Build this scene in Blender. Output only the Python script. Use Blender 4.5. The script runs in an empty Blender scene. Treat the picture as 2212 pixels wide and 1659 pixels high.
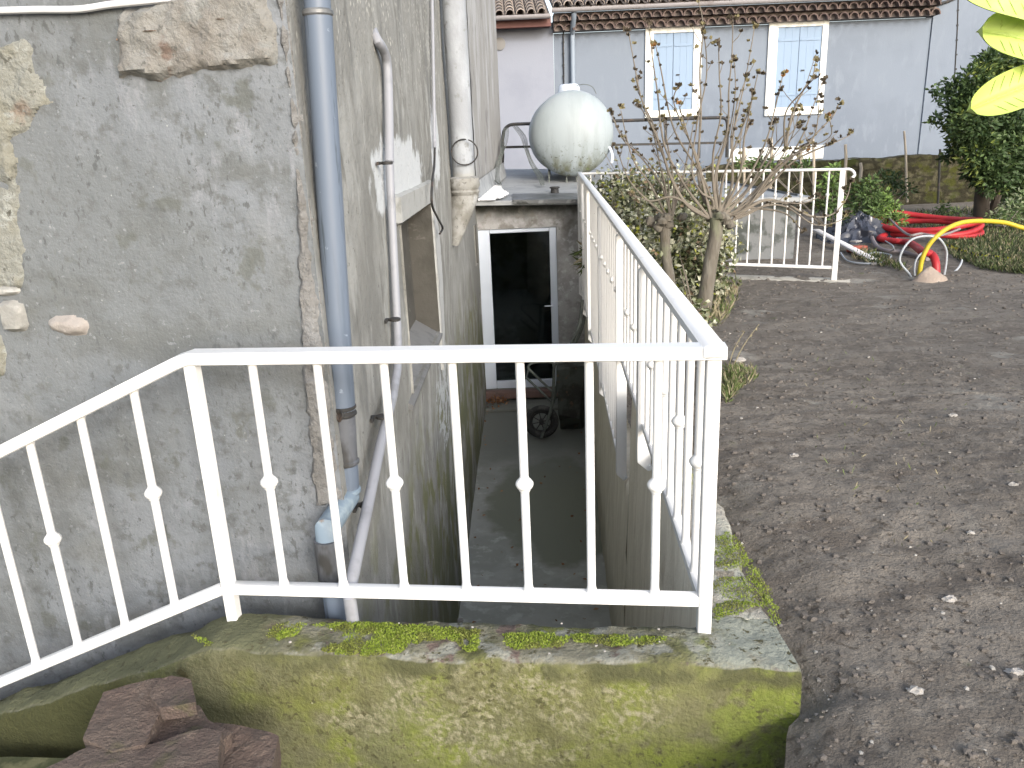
import bpy, math, random
from mathutils import Vector, Matrix, noise
R = math.radians
rnd = random.Random(7)
sc = bpy.context.scene
col = sc.collection

# ------------------------------------------------------------------ camera, sky, sun, exposure
CX, CY, F = 1106.0, 829.5, 1690.0            # photo measured on a 2212 x 1659 grid
PITCH, ROLL, H = 17.3, -2.45, 1.30
cam = bpy.data.objects.new('camera', bpy.data.cameras.new('camera'))
col.objects.link(cam)
cam.location = (0, 0, H)
CM = Matrix.Rotation(R(90 - PITCH), 3, 'X') @ Matrix.Rotation(R(ROLL), 3, 'Z')
cam.rotation_euler = CM.to_euler()
cam.data.sensor_width = 36.0
cam.data.lens = 36.0 * F / 2212.0
cam.data.clip_start = 0.05
cam.data.clip_end = 500
sc.camera = cam

SUN_EL, SUN_AZ = 24.0, 25.0
w = bpy.data.worlds.new('World'); sc.world = w; w.use_nodes = True
nt = w.node_tree
bg = nt.nodes['Background']
sky = nt.nodes.new('ShaderNodeTexSky'); sky.sky_type = 'NISHITA'; sky.sun_disc = False
sky.sun_elevation = R(SUN_EL); sky.sun_rotation = R(180 - SUN_AZ)
sky.air_density = 1.0; sky.dust_density = 3.0; sky.ozone_density = 1.0
hs = nt.nodes.new('ShaderNodeHueSaturation'); hs.inputs['Saturation'].default_value = 0.65
nt.links.new(sky.outputs[0], hs.inputs['Color']); nt.links.new(hs.outputs[0], bg.inputs[0])
bg.inputs[1].default_value = 0.15
sd = bpy.data.lights.new('sun', 'SUN'); sd.energy = 0.48; sd.angle = R(9); sd.color = (1.0, 0.985, 0.965)
so = bpy.data.objects.new('sun', sd); col.objects.link(so)
d = Vector((-math.sin(R(SUN_AZ)) * math.cos(R(SUN_EL)), math.cos(R(SUN_AZ)) * math.cos(R(SUN_EL)), -math.sin(R(SUN_EL))))
so.rotation_euler = d.to_track_quat('-Z', 'Y').to_euler()
so.location = (2, -6, 8)
sc.view_settings.view_transform = 'Standard'; sc.view_settings.look = 'None'
sc.view_settings.exposure = 1.5; sc.view_settings.gamma = 1.0

# ------------------------------------------------------------------ helpers
O = Vector((0, 0, H))
def ray(x, y): return CM @ Vector((x - CX, CY - y, -F))
def atY(x, y, Y): v = ray(x, y); return O + v * (Y / v.y)
def atZ(x, y, Z): v = ray(x, y); return O + v * ((Z - H) / v.z)
def onpl(x, y, a, b, off=0.0):
    n = Vector((b[1] - a[1], -(b[0] - a[0]), 0)).normalized()
    v = ray(x, y); A = Vector((a[0], a[1], 0)) + n * off
    return O + v * (n.dot(A - O) / n.dot(v))
def nz(p, s=1.0, o=0.0): return noise.noise(Vector((p[0] * s + o, p[1] * s + o * .7, p[2] * s - o)))
def lerp(a, b, t): return a + (b - a) * t

class MB:
    def __init__(self): self.v = []; self.f = []; self.m = []
    def add(self, vs, fs, m=0):
        k = len(self.v); self.v += [tuple(p) for p in vs]
        for f in fs: self.f.append([i + k for i in f]); self.m.append(m)
    def quad(self, a, b, c, d, m=0): self.add([a, b, c, d], [(0, 1, 2, 3)], m)
    def box(self, c, s, rz=0.0, m=0, bev=0.0, mat=None):
        M = mat or Matrix.Rotation(rz, 3, 'Z'); c = Vector(c)
        hx, hy, hz = s[0] / 2, s[1] / 2, s[2] / 2
        if bev <= 0:
            vs = [c + M @ Vector((x * hx, y * hy, z * hz)) for z in (-1, 1) for x, y in ((-1, -1), (1, -1), (1, 1), (-1, 1))]
            self.add(vs, [(3, 2, 1, 0), (4, 5, 6, 7), (0, 1, 5, 4), (1, 2, 6, 5), (2, 3, 7, 6), (3, 0, 4, 7)], m); return
        bev = min(bev, hx * .49, hy * .49, hz * .49)
        ring = []
        for z, ins in ((-hz, bev), (-hz + bev, 0), (hz - bev, 0), (hz, bev)):
            a, b, e = hx - ins, hy - ins, bev * .7
            ring.append([c + M @ Vector((x, y, z)) for x, y in ((-a + e, -b), (a - e, -b), (a, -b + e), (a, b - e), (a - e, b), (-a + e, b), (-a, b - e), (-a, -b + e))])
        vs = [p for r_ in ring for p in r_]; fs = [tuple(range(7, -1, -1)), tuple(range(24, 32))]
        for k in range(3):
            for i in range(8): fs.append((k * 8 + i, k * 8 + (i + 1) % 8, k * 8 + 8 + (i + 1) % 8, k * 8 + 8 + i))
        self.add(vs, fs, m)
    def beam(self, p, q, w_, h_, up=(0, 0, 1), bev=0.0, m=0):
        p, q = Vector(p), Vector(q); y = (q - p); L = y.length; y.normalize()
        x = y.cross(Vector(up)).normalized(); z = x.cross(y)
        M = Matrix((x, y, z)).transposed()
        self.box((p + q) / 2, (w_, L, h_), m=m, bev=bev, mat=M)
    def tube(self, path, r, n=8, m=0, caps=True, closed=False):
        P = [Vector(p) for p in path]; N = len(P)
        rr = r if isinstance(r, (list, tuple)) else [r] * N
        k0 = len(self.v); prev = None
        for i in range(N):
            if closed: t = P[(i + 1) % N] - P[i - 1]
            else: t = P[min(i + 1, N - 1)] - P[max(i - 1, 0)]
            t = t.normalized() if t.length > 1e-9 else Vector((0, 0, 1))
            if prev is None:
                u = t.cross(Vector((0, 0, 1)))
                if u.length < .1: u = t.cross(Vector((1, 0, 0)))
            else:
                u = prev - t * prev.dot(t)
                if u.length < 1e-6: u = t.cross(Vector((1, 0, 0)))
            u.normalize(); prev = u; b = t.cross(u)
            for j in range(n):
                a = 2 * math.pi * j / n
                self.v.append(tuple(P[i] + (u * math.cos(a) + b * math.sin(a)) * rr[i]))
        for i in range(N if closed else N - 1):
            i2 = (i + 1) % N
            for j in range(n):
                self.f.append([k0 + i * n + j, k0 + i * n + (j + 1) % n, k0 + i2 * n + (j + 1) % n, k0 + i2 * n + j]); self.m.append(m)
        if caps and not closed:
            self.f.append([k0 + j for j in range(n - 1, -1, -1)]); self.m.append(m)
            self.f.append([k0 + (N - 1) * n + j for j in range(n)]); self.m.append(m)
    def lathe(self, prof, o, axis=(0, 0, 1), n=24, m=0):
        a = Vector(axis).normalized(); u = a.orthogonal().normalized(); b = a.cross(u); o = Vector(o); k0 = len(self.v)
        for r_, h_ in prof:
            for j in range(n):
                t = 2 * math.pi * j / n
                self.v.append(tuple(o + a * h_ + (u * math.cos(t) + b * math.sin(t)) * r_))
        for i in range(len(prof) - 1):
            for j in range(n):
                self.f.append([k0 + i * n + j, k0 + i * n + (j + 1) % n, k0 + (i + 1) * n + (j + 1) % n, k0 + (i + 1) * n + j]); self.m.append(m)
        self.f.append([k0 + j for j in range(n - 1, -1, -1)]); self.m.append(m)
        self.f.append([k0 + (len(prof) - 1) * n + j for j in range(n)]); self.m.append(m)
    def blob(self, c, s, seed=0.0, rough=.25, nu=10, nv=7, m=0, fq=1.6):
        c = Vector(c); k0 = len(self.v)
        for i in range(nv + 1):
            ph = math.pi * i / nv
            for j in range(nu):
                th = 2 * math.pi * j / nu
                q = Vector((math.sin(ph) * math.cos(th), math.sin(ph) * math.sin(th), math.cos(ph)))
                k = 1 + rough * nz(q, fq, seed)
                self.v.append((c.x + q.x * s[0] * k, c.y + q.y * s[1] * k, c.z + q.z * s[2] * k))
        for i in range(nv):
            for j in range(nu):
                self.f.append([k0 + i * nu + j, k0 + (i + 1) * nu + j, k0 + (i + 1) * nu + (j + 1) % nu, k0 + i * nu + (j + 1) % nu]); self.m.append(m)
    def leaf(self, p, L, W, dirv=None, m=0, up=None):
        p = Vector(p)
        t = dirv or Vector((rnd.gauss(0, 1), rnd.gauss(0, 1), rnd.gauss(0, .7)))
        t = t.normalized()
        u = (up or Vector((rnd.gauss(0, 1), rnd.gauss(0, 1), rnd.gauss(0, 1)))).cross(t)
        if u.length < 1e-4: u = t.orthogonal()
        u.normalize(); n_ = t.cross(u)
        self.add([p, p + t * L * .5 + u * W * .5 + n_ * W * .15, p + t * L, p + t * L * .5 - u * W * .5 + n_ * W * .15], [(0, 1, 2, 3)], m)
    def grid(self, fn, us, vs, m=0, flip=False):
        k0 = len(self.v); nu = len(us)
        for b in vs:
            for a in us: self.v.append(tuple(fn(a, b)))
        for j in range(len(vs) - 1):
            for i in range(nu - 1):
                q = [k0 + j * nu + i, k0 + j * nu + i + 1, k0 + (j + 1) * nu + i + 1, k0 + (j + 1) * nu + i]
                self.f.append(q[::-1] if flip else q); self.m.append(m)
    def build(self, name, mat, parent=None, smooth=True, ang=40):
        root = parent; base = Vector((0, 0, 0))
        while root is not None: base = base + root.location; root = root.parent
        me = bpy.data.meshes.new(name)
        me.from_pydata([(a - base.x, b - base.y, c - base.z) for a, b, c in self.v], [], self.f)
        for mm in (mat if isinstance(mat, (list, tuple)) else [mat]): me.materials.append(mm)
        me.polygons.foreach_set('material_index', self.m)
        if smooth:
            me.polygons.foreach_set('use_smooth', [True] * len(self.f))
            try: me.set_sharp_from_angle(angle=R(ang))
            except Exception: pass
        me.update()
        o = bpy.data.objects.new(name, me); col.objects.link(o)
        if parent is not None: o.parent = parent
        return o

def tag(o, label=None, cat=None, group=None, kind=None):
    if label: o['label'] = label
    if cat: o['category'] = cat
    if group: o['group'] = group
    if kind: o['kind'] = kind
    return o
def thing(name, loc, label, cat, group=None):
    o = bpy.data.objects.new(name, None); o.empty_display_size = .1; col.objects.link(o)
    o.location = Vector(loc); return tag(o, label, cat, group)
def frange(a, b, st):
    n = max(1, int(math.ceil(abs(b - a) / st))); return [a + (b - a) * i / n for i in range(n + 1)]
def smooth_path(pts, sub=6, closed=False):
    P = [Vector(p) for p in pts]; out = []; N = len(P)
    for i in range(N if closed else N - 1):
        if closed: p0, p1, p2, p3 = P[i - 1], P[i], P[(i + 1) % N], P[(i + 2) % N]
        else: p0, p1, p2, p3 = P[max(i - 1, 0)], P[i], P[i + 1], P[min(i + 2, N - 1)]
        for k in range(sub):
            t = k / sub
            out.append(.5 * (2 * p1 + (p2 - p0) * t + (2 * p0 - 5 * p1 + 4 * p2 - p3) * t * t + (3 * p1 - p0 - 3 * p2 + p3) * t ** 3))
    if not closed: out.append(P[-1])
    return out
def inpoly(x, y, P):
    c = False; j = len(P) - 1
    for i in range(len(P)):
        if (P[i][1] > y) != (P[j][1] > y) and x < (P[j][0] - P[i][0]) * (y - P[i][1]) / (P[j][1] - P[i][1]) + P[i][0]: c = not c
        j = i
    return c
def edgedist(x, y, P):
    b = 1e9
    for i in range(len(P)):
        ax, ay = P[i - 1]; bx, by = P[i]; dx, dy = bx - ax, by - ay
        t = max(0, min(1, ((x - ax) * dx + (y - ay) * dy) / (dx * dx + dy * dy + 1e-12)))
        b = min(b, math.hypot(x - ax - dx * t, y - ay - dy * t))
    return b
def plaque(mb, pts, ex, ez, n, thick, soft=.02, step=.012, rough=.004, wob=.01, m=0, sink=.006, seed=0, fq=18):
    """an uneven raised patch on a plane: pts are 3D points on the plane; ex, ez its axes; n its outward normal"""
    o = pts[0]; P = [((p - o).dot(ex), (p - o).dot(ez)) for p in pts]
    xs = frange(min(p[0] for p in P) - wob, max(p[0] for p in P) + wob, step); zs = frange(min(p[1] for p in P) - wob, max(p[1] for p in P) + wob, step)
    idx = {}; k0 = len(mb.v)
    def sd(x, z):
        q = (x * 14 + seed, z * 14, seed); s = edgedist(x, z, P) * (1 if inpoly(x, z, P) else -1)
        return s + wob * noise.noise(Vector(q)) + wob * .5 * noise.noise(Vector((x * 45, z * 45, seed)))
    S = [[sd(x, z) for x in xs] for z in zs]
    def vid(i, j):
        if (i, j) not in idx:
            s = S[j][i]; k = max(0, min(1, s / soft)); k = k * k * (3 - 2 * k)
            h_ = -sink + (thick + sink) * k + rough * k * (noise.noise(Vector((xs[i] * fq, zs[j] * fq, seed))) + .5 * noise.noise(Vector((xs[i] * fq * 3, zs[j] * fq * 3, seed))))
            idx[(i, j)] = len(mb.v); mb.v.append(tuple(o + ex * xs[i] + ez * zs[j] + n * h_))
        return idx[(i, j)]
    for j in range(len(zs) - 1):
        for i in range(len(xs) - 1):
            if max(S[j][i], S[j][i + 1], S[j + 1][i], S[j + 1][i + 1]) > -.2 * step and min(S[j][i], S[j][i + 1], S[j + 1][i], S[j + 1][i + 1]) > -step:
                mb.f.append([vid(i, j), vid(i + 1, j), vid(i + 1, j + 1), vid(i, j + 1)]); mb.m.append(m)

# ------------------------------------------------------------------ materials
TONE = {'cement_render': (0.645, 0.69, 0.73), 'garden_soil': (0.632, 0.61, 0.546), 'stained_side_render': (0.769, 0.81, 0.852), 'grey_pvc_pipe': (0.475, 0.53, 0.595), 'cement_pipe': (0.82, 0.87, 0.94), 'lilac_grey_render': (0.7, 0.77, 0.84), 'pale_render': (0.833, 0.892, 1.012), 'tank_paint': (0.74, 0.785, 0.84), 'pale_blue_shutter': (0.62, 0.665, 0.8), 'flash_lit_concrete_floor': (1.1, 1.12, 1.1), 'damp_flash_lit_wall': (1.4, 1.4, 1.33), 'mossy_wall': (0.59, 0.615, 0.45), 'sandstone': (0.66, 0.715, 0.765), 'lime_mortar': (0.8, 0.85, 0.85), 'white_pvc': (0.78, 0.85, 0.93), 'porch_concrete': (1.25, 1.29, 1.34), 'red_sandstone_slab': (1.18, 1.08, 0.98), 'pebbly_render': (0.6, 0.635, 0.69), 'pale_plaster': (0.72, 0.745, 0.755), 'window_fill_render': (0.42, 0.43, 0.43), 'bark': (1.05, 1.1, 1.12), 'mossy_stone_wall': (0.36, 0.36, 0.27), 'flash_bright_leaf': (0.62, 0.68, 0.55), 'cream_surround': (1.32, 1.34, 1.36), 'bluish_offset_pipe': (0.6, 0.66, 0.7), 'pale_waste_pipe': (0.66, 0.7, 0.74), 'grey_roof_sheet': (0.75, 0.78, 0.8), 'pale_pebble': (0.8, 0.8, 0.8), 'stained_pipe_sleeve': (0.5, 0.5, 0.52), 'zinc_dark': (0.6, 0.6, 0.62), 'grit_grey': (0.6, 0.61, 0.6), 'grit_dark': (0.62, 0.61, 0.58), 'grit_pale': (0.75, 0.76, 0.75), 'hood_cement': (0.85, 0.88, 0.92), 'sill_cement': (0.42, 0.43, 0.44), 'weathered_plaster': (0.72, 0.76, 0.82), 'mossy_ground': (1.5, 1.5, 1.5), 'white_paint': (0.9, 0.9, 0.905), 'red_conduit': (0.95, 0.8, 0.8), 'blue_grey_pipe': (0.62, 0.64, 0.66), 'grey_cap': (0.7, 0.72, 0.74), 'moss_bright': (0.72, 0.84, 1), 'moss_olive': (0.8, 0.88, 1), 'moss_yellow': (0.7, 0.78, 1)}
def mat(name, base, rough=.8, layers=(), bump=(), spec=.3, metal=0.0, trans=0.0, bstr=.5, sss=0.0):
    tn = TONE.get(name, (1, 1, 1)); tint = lambda c: tuple(min(.9, a * b) for a, b in zip(c, tn))
    base = tint(base); layers = [(l[0], tint(l[1])) for l in layers]
    m = bpy.data.materials.new(name); m.use_nodes = True; t = m.node_tree; N = t.nodes; L = t.links
    b = N['Principled BSDF']; b.inputs['Roughness'].default_value = rough; b.inputs['Metallic'].default_value = metal
    b.inputs['Specular IOR Level'].default_value = spec; b.inputs['Transmission Weight'].default_value = trans
    geo = N.new('ShaderNodeNewGeometry')
    def math_(op, a, c=None):
        n = N.new('ShaderNodeMath'); n.operation = op
        for i, x in enumerate((a, c)):
            if x is None: continue
            if isinstance(x, (int, float)): n.inputs[i].default_value = x
            else: L.new(x, n.inputs[i])
        return n.outputs[0]
    def rng(x, lo, hi):
        n = N.new('ShaderNodeMapRange'); n.interpolation_type = 'SMOOTHSTEP'; L.new(x, n.inputs[0])
        if lo <= hi: v = (lo, hi, 0, 1)
        else: v = (hi, lo, 1, 0)
        for i in range(4): n.inputs[i + 1].default_value = v[i]
        return n.outputs[0]
    def vec(st, off=(0, 0, 0)):
        n = N.new('ShaderNodeVectorMath'); n.operation = 'MULTIPLY_ADD'; L.new(geo.outputs['Position'], n.inputs[0])
        n.inputs[1].default_value = st; n.inputs[2].default_value = off; return n.outputs[0]
    def nse(scale, st=(1, 1, 1), det=4, ro=.55, off=(0, 0, 0)):
        n = N.new('ShaderNodeTexNoise'); L.new(vec(st, off), n.inputs['Vector']); n.inputs['Scale'].default_value = scale
        n.inputs['Detail'].default_value = det; n.inputs['Roughness'].default_value = ro; return n.outputs[0]
    def mask(sp):
        k = sp[0]
        if k == 'n': return rng(nse(sp[1], sp[4] if len(sp) > 4 else (1, 1, 1), sp[5] if len(sp) > 5 else 4, .6, sp[6] if len(sp) > 6 else (0, 0, 0)), sp[2], sp[3])
        if k == 'v':
            n = N.new('ShaderNodeTexVoronoi'); L.new(vec(sp[4] if len(sp) > 4 else (1, 1, 1)), n.inputs['Vector']); n.inputs['Scale'].default_value = sp[1]; return rng(n.outputs['Distance'], sp[2], sp[3])
        if k == 'a':
            s = N.new('ShaderNodeSeparateXYZ'); L.new(geo.outputs['Position'], s.inputs[0]); x = s.outputs['XYZ'.index(sp[1])]
            if len(sp) > 4: x = math_('ADD', x, math_('MULTIPLY', math_('SUBTRACT', nse(sp[5] if len(sp) > 5 else 6), .5), sp[4]))
            return rng(x, sp[2], sp[3])
        if k == 'nz':
            s = N.new('ShaderNodeSeparateXYZ'); L.new(geo.outputs['Normal'], s.inputs[0]); return rng(s.outputs[2], sp[1], sp[2])
        if k == 'b':   # blob: centre, radii, wobble, noise scale
            st = tuple(1 / r_ for r_ in sp[2]); n = N.new('ShaderNodeVectorMath'); n.operation = 'LENGTH'
            L.new(vec(st, tuple(-c * s for c, s in zip(sp[1], st))), n.inputs[0])
            return rng(math_('ADD', n.outputs['Value'], math_('MULTIPLY', math_('SUBTRACT', nse(sp[4]), .5), sp[3])), 1.12, .88)
        if k == 'c': return sp[1]
        if k == 'i':   # per mesh-island random
            return rng(geo.outputs['Random Per Island'], sp[1], sp[2])
        if k == '+':   # union
            x = mask(sp[1])
            for q in sp[2:]: x = math_('MAXIMUM', x, mask(q))
            return x
    c = None
    for lay in layers:
        if c is None:
            rg = N.new('ShaderNodeRGB'); rg.outputs[0].default_value = (*base, 1); c = rg.outputs[0]
        ms = lay[0] if isinstance(lay[0], list) else [lay[0]]
        fac = mask(ms[0])
        for q in ms[1:]:
            fac = math_('MULTIPLY', fac, mask(q))
        mx = N.new('ShaderNodeMix'); mx.data_type = 'RGBA'
        if isinstance(fac, (int, float)): mx.inputs[0].default_value = fac
        else: L.new(fac, mx.inputs[0])
        L.new(c, mx.inputs[6]); mx.inputs[7].default_value = (*lay[1], 1); c = mx.outputs[2]
    if c is None: b.inputs['Base Color'].default_value = (*base, 1)
    else: L.new(c, b.inputs['Base Color'])
    if bump:
        h_ = None
        for sp in bump:
            x = math_('MULTIPLY', nse(sp[0], sp[2] if len(sp) > 2 else (1, 1, 1), 5, .6), sp[1]); h_ = x if h_ is None else math_('ADD', h_, x)
        bn = N.new('ShaderNodeBump'); bn.inputs['Strength'].default_value = bstr; bn.inputs['Distance'].default_value = .02
        L.new(h_, bn.inputs['Height']); L.new(bn.outputs[0], b.inputs['Normal'])
    return m

# ------------------------------------------------------------------ palette
PAINT = mat('white_paint', (.74, .745, .74), .4, [(('n', 30, .62, .75), (.66, .66, .65)), (('n', 9, .62, .8), (.60, .60, .575)), (('n', 60, .735, .75), (.30, .24, .19))], bump=[(60, .05)], bstr=.25, spec=.5)
RENDER_F = mat('cement_render', (.205, .208, .208), .95, [
    (('n', 1.5, .40, .62), (.255, .26, .27)), (('n', 3.2, .46, .66, (1, 1, 1.8)), (.175, .175, .168)), (('n', 1.1, .52, .66, (1, 1, 1), 4, (3, 3, 9)), (.215, .21, .195)),
    ([('n', 9, .52, .70, (2.6, 1, .8)), ('n', 1.6, .40, .58)], (.29, .29, .30)), (('n', 22, .50, .70), (.165, .165, .16)),
    ([('n', 30, .58, .66, (1.8, 1, .9)), ('n', 2.4, .42, .56)], (.135, .137, .134)), (('n', 85, .62, .70), (.15, .15, .146)), (('n', 60, .64, .70, (1, 1, 1), 3, (9, 9, 9)), (.27, .27, .27)),
    ([('v', 26, .07, .03), ('n', 4, .5, .6)], (.42, .42, .40)), ([('n', 7, .60, .68, (1, 1, 1), 4, (2, 8, 1)), ('c', .7)], (.14, .14, .12)),
    ],
    bump=[(7, .9, (1.8, 1, .8)), (40, .45), (130, .3), (4, .9, (1, 1, 2.4))], bstr=.45)
QUOIN = mat('pebbly_render', (.275, .258, .232), .95, [(('n', 18, .48, .62), (.225, .21, .188)), (('v', 60, .18, .07), (.16, .15, .135)), (('n', 7, .55, .7), (.325, .31, .285)), (('a', 'Z', .45, .05, .3), (.28, .265, .245))],
            bump=[(50, .9), (14, .5)], bstr=.8)
RENDER_S = mat('stained_side_render', (.30, .288, .26), .95, [
    (('n', 2.4, .40, .60, (1, 1, .6)), (.225, .215, .192)), (('n', 5, .48, .66, (1, 1.3, .6)), (.37, .357, .325)),
    (('n', 10, .54, .70, (1, 1.6, .45)), (.19, .18, .158)), (('n', 4, .56, .70, (1, 1.2, .3), 4, (4, 2, 7)), (.20, .195, .18)),
    ([('v', 30, .26, .15, (1, 1.2, .75)), ('a', 'Z', 1.40, 1.80, .5, 4), ('n', 4, .38, .54)], (.60, .565, .49)),
    ([('n', 6, .48, .62, (1, .8, .7)), ('a', 'Z', .25, -.5, .5, 3)], (.175, .172, .085)),
    ([('n', 2.6, .42, .58, (1, 1, .6)), ('a', 'Z', -.1, -.9, .5, 3)], (.145, .147, .082)),
    (('b', (-.5, 3.75, 1.16), (.4, .75, .17), 1.9, 6), (.58, .58, .57)),
    (('b', (-.5, 5.25, 1.28), (.4, .26, .26), 1.7, 7), (.60, .60, .59)),
    (('b', (-.5, 4.95, .45), (.4, .20, .55), 1.1, 6), (.46, .45, .43)),
    ([('b', (-.5, 4.8, -.22), (.4, .45, .30), 1.8, 7), ('n', 12, .46, .52)], (.46, .46, .44)),
    (('b', (-.4, 9.0, .5), (.4, 1.2, .9), .8, 4), (.24, .23, .205)),
    ([('n', 40, .62, .70), ('n', 5, .45, .6)], (.13, .125, .11))],
    bump=[(30, .6), (9, .6), (90, .3)], bstr=.6)
FARBLOCK = mat('weathered_plaster', (.30, .285, .26), .95, [(('n', 5, .45, .65, (2, 1, .2)), (.40, .39, .37)), (('n', 9, .55, .7, (2, 1, .25)), (.19, .18, .17))], bump=[(25, .6)])
LINTEL = mat('pale_plaster', (.42, .415, .40), .9, [(('n', 12, .5, .7), (.31, .305, .285)), (('n', 40, .6, .7), (.36, .35, .32))], bump=[(30, .5)])
RECESS = mat('window_fill_render', (.165, .155, .138), .95, [(('n', 6, .45, .65), (.13, .123, .108)), (('n', 7, .62, .7, (1, 1, 2)), (.27, .255, .23))], bump=[(20, .7)])
SAND = mat('sandstone', (.26, .228, .195), .95, [(('n', 6, .45, .62), (.30, .275, .242)), (('n', 11, .53, .64), (.25, .238, .215)), (('n', 22, .56, .68), (.345, .322, .29)), (('n', 9, .64, .72), (.21, .15, .12)), (('n', 50, .62, .7), (.17, .155, .135))], bump=[(25, .9), (70, .5)], bstr=.8)
RUBBLE = mat('lime_mortar', (.245, .236, .213), .95, [(('n', 9, .46, .58), (.235, .22, .185)), (('n', 5, .57, .65), (.255, .195, .16)), (('n', 20, .54, .64), (.325, .32, .30)), (('n', 40, .60, .68), (.13, .122, .105))], bump=[(22, .9), (60, .6)], bstr=.9)
GREYST = mat('grey_stone', (.22, .22, .208), .9, [(('n', 12, .45, .65), (.36, .36, .34)), (('n', 20, .6, .7), (.16, .16, .15))], bump=[(25, .8)])
PINKST = mat('pale_stone', (.265, .245, .228), .9, [(('n', 14, .45, .65), (.27, .255, .24))], bump=[(35, .8)])
GROOVE = mat('rusty_groove', (.28, .17, .115), .95, [(('n', 20, .5, .7), (.2, .13, .09))])
MOSSWALL = mat('mossy_wall', (.215, .20, .142), .97, [
    (('n', 2.0, .38, .62), (.205, .215, .078)), (('n', 4.5, .46, .66, (1, 1, 1.3)), (.165, .158, .095)), (('n', 2.6, .46, .64, (1, 1, .8), 4, (3, 1, 5)), (.25, .285, .062)), ([('a', 'X', .25, .6, .3, 3), ('n', 4, .36, .6)], (.255, .30, .075)), (('n', 12, .48, .68), (.185, .175, .12)),
    ([('a', 'X', .05, -.50, .6, 3), ('n', 5, .38, .6)], (.185, .178, .135)),
    ([('n', 55, .42, .66), ('n', 10, .36, .60), ('b', (-.12, 1.6, -.05), (.46, .4, .17), 1.3, 5)], (.40, .365, .33)),
    ([('n', 60, .50, .66), ('n', 3, .44, .62)], (.285, .262, .21)),
    ([('n', 45, .56, .66), ('n', 4, .42, .6)], (.105, .098, .058)), ([('n', 16, .60, .68), ('n', 3, .4, .6)], (.10, .085, .05)),
    ([('v', 16, .06, .035), ('n', 2, .45, .55)], (.46, .45, .38)),
    ([('a', 'X', -.70, -1.05, .4, 3), ('a', 'Z', .02, -.06, .1)], (.085, .085, .045)),
    ([('a', 'Z', .02, .06, .05, 12), ('n', 9, .40, .58)], (.12, .118, .075)),
    ([('nz', .6, .85), ('n', 5, .36, .52)], (.28, .26, .27)), ([('nz', .6, .85), ('n', 11, .56, .62)], (.20, .145, .17)), ([('nz', .6, .85), ('n', 14, .52, .64, (1, 1, 1), 4, (5, 5, 5))], (.37, .36, .42)), ([('nz', .6, .85), ('a', 'X', .38, .50, .15, 8), ('n', 12, .35, .55)], (.36, .37, .43)),
    ([('nz', .6, .85), ('a', 'X', -.58, -.72, .2, 6)], (.165, .165, .13)), ([('nz', .6, .85), ('n', 40, .58, .66)], (.11, .10, .075))],
    bump=[(14, .7), (50, .7), (120, .4)], bstr=.8)
MOSSSIDE = mat('lichen_coping', (.30, .285, .25), .97, [(('n', 8, .45, .6), (.36, .36, .31)), (('n', 14, .52, .62), (.22, .20, .16)), (('v', 60, .16, .08), (.50, .49, .44)), (('n', 5, .56, .66), (.30, .32, .11))], bump=[(30, 1), (80, .6)], bstr=1)
PASSWALL = mat('damp_flash_lit_wall', (.56, .53, .48), .95, [(('n', 7, .42, .62, (1, 2.2, .22)), (.50, .47, .42)), (('n', 9, .5, .72, (1, 1.8, .35)), (.61, .585, .535)), (('n', 7, .60, .76, (1, 1.5, .4)), (.38, .335, .28)), ([('a', 'Z', -1.3, -1.9, .6, 2), ('c', .6)], (.22, .21, .17))], bump=[(30, .6), (8, .4)])  # base colour raised to carry flash light on the passage face
MOSSG = [mat('moss_bright', (.235, .27, .03), .95), mat('moss_olive', (.17, .175, .035), .95), mat('moss_yellow', (.33, .34, .07), .95)]
CONC_D = mat('flash_lit_concrete_floor', (.30, .30, .28), .75, [(('n', 3, .4, .65), (.24, .245, .22)), (('n', 9, .52, .68), (.36, .36, .34)), (('b', (.35, 6.4, -1.86), (.6, 1.0, .5), 1.0, 3), (.16, .165, .13)), (('a', 'Y', 6.5, 8, .8, 3), (.15, .155, .14))], bump=[(20, .4)])  # pale base carries the flash near the camera; darker towards the door
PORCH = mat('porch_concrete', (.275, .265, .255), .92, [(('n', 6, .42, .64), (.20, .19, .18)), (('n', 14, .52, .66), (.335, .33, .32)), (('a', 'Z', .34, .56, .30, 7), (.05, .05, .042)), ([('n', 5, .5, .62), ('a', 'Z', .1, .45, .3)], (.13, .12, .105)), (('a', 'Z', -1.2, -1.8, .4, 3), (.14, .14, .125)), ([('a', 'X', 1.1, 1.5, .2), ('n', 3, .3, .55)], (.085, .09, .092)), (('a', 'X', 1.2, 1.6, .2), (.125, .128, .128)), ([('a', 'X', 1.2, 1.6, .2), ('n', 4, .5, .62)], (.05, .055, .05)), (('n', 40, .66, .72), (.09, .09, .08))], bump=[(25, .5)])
ROOFSH = mat('grey_roof_sheet', (.36, .365, .37), .55, [(('n', 3, .42, .62, (.5, 2, 1)), (.27, .275, .28)), (('n', 6, .55, .68, (.5, 3, 1)), (.46, .47, .475)), (('n', 12, .62, .72), (.2, .2, .19))], bump=[(12, .3)])
ZINC = mat('zinc_dark', (.17, .18, .18), .4, [(('n', 8, .5, .66), (.30, .31, .31)), (('n', 4, .56, .66), (.055, .06, .055))], metal=.3, bump=[(10, .2)])
WHITEP = mat('white_flashing', (.72, .72, .71), .8, [(('n', 9, .55, .7), (.55, .55, .54))], bump=[(30, .6)])
PVC = mat('white_pvc', (.70, .71, .74), .4)
GLASS = mat('door_glass', (.6, .65, .68), .02, trans=1.0, spec=.5)
DARK = mat('dark_interior', (.16, .20, .21), .9, [(('n', 3, .4, .6), (.09, .12, .12))])
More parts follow.
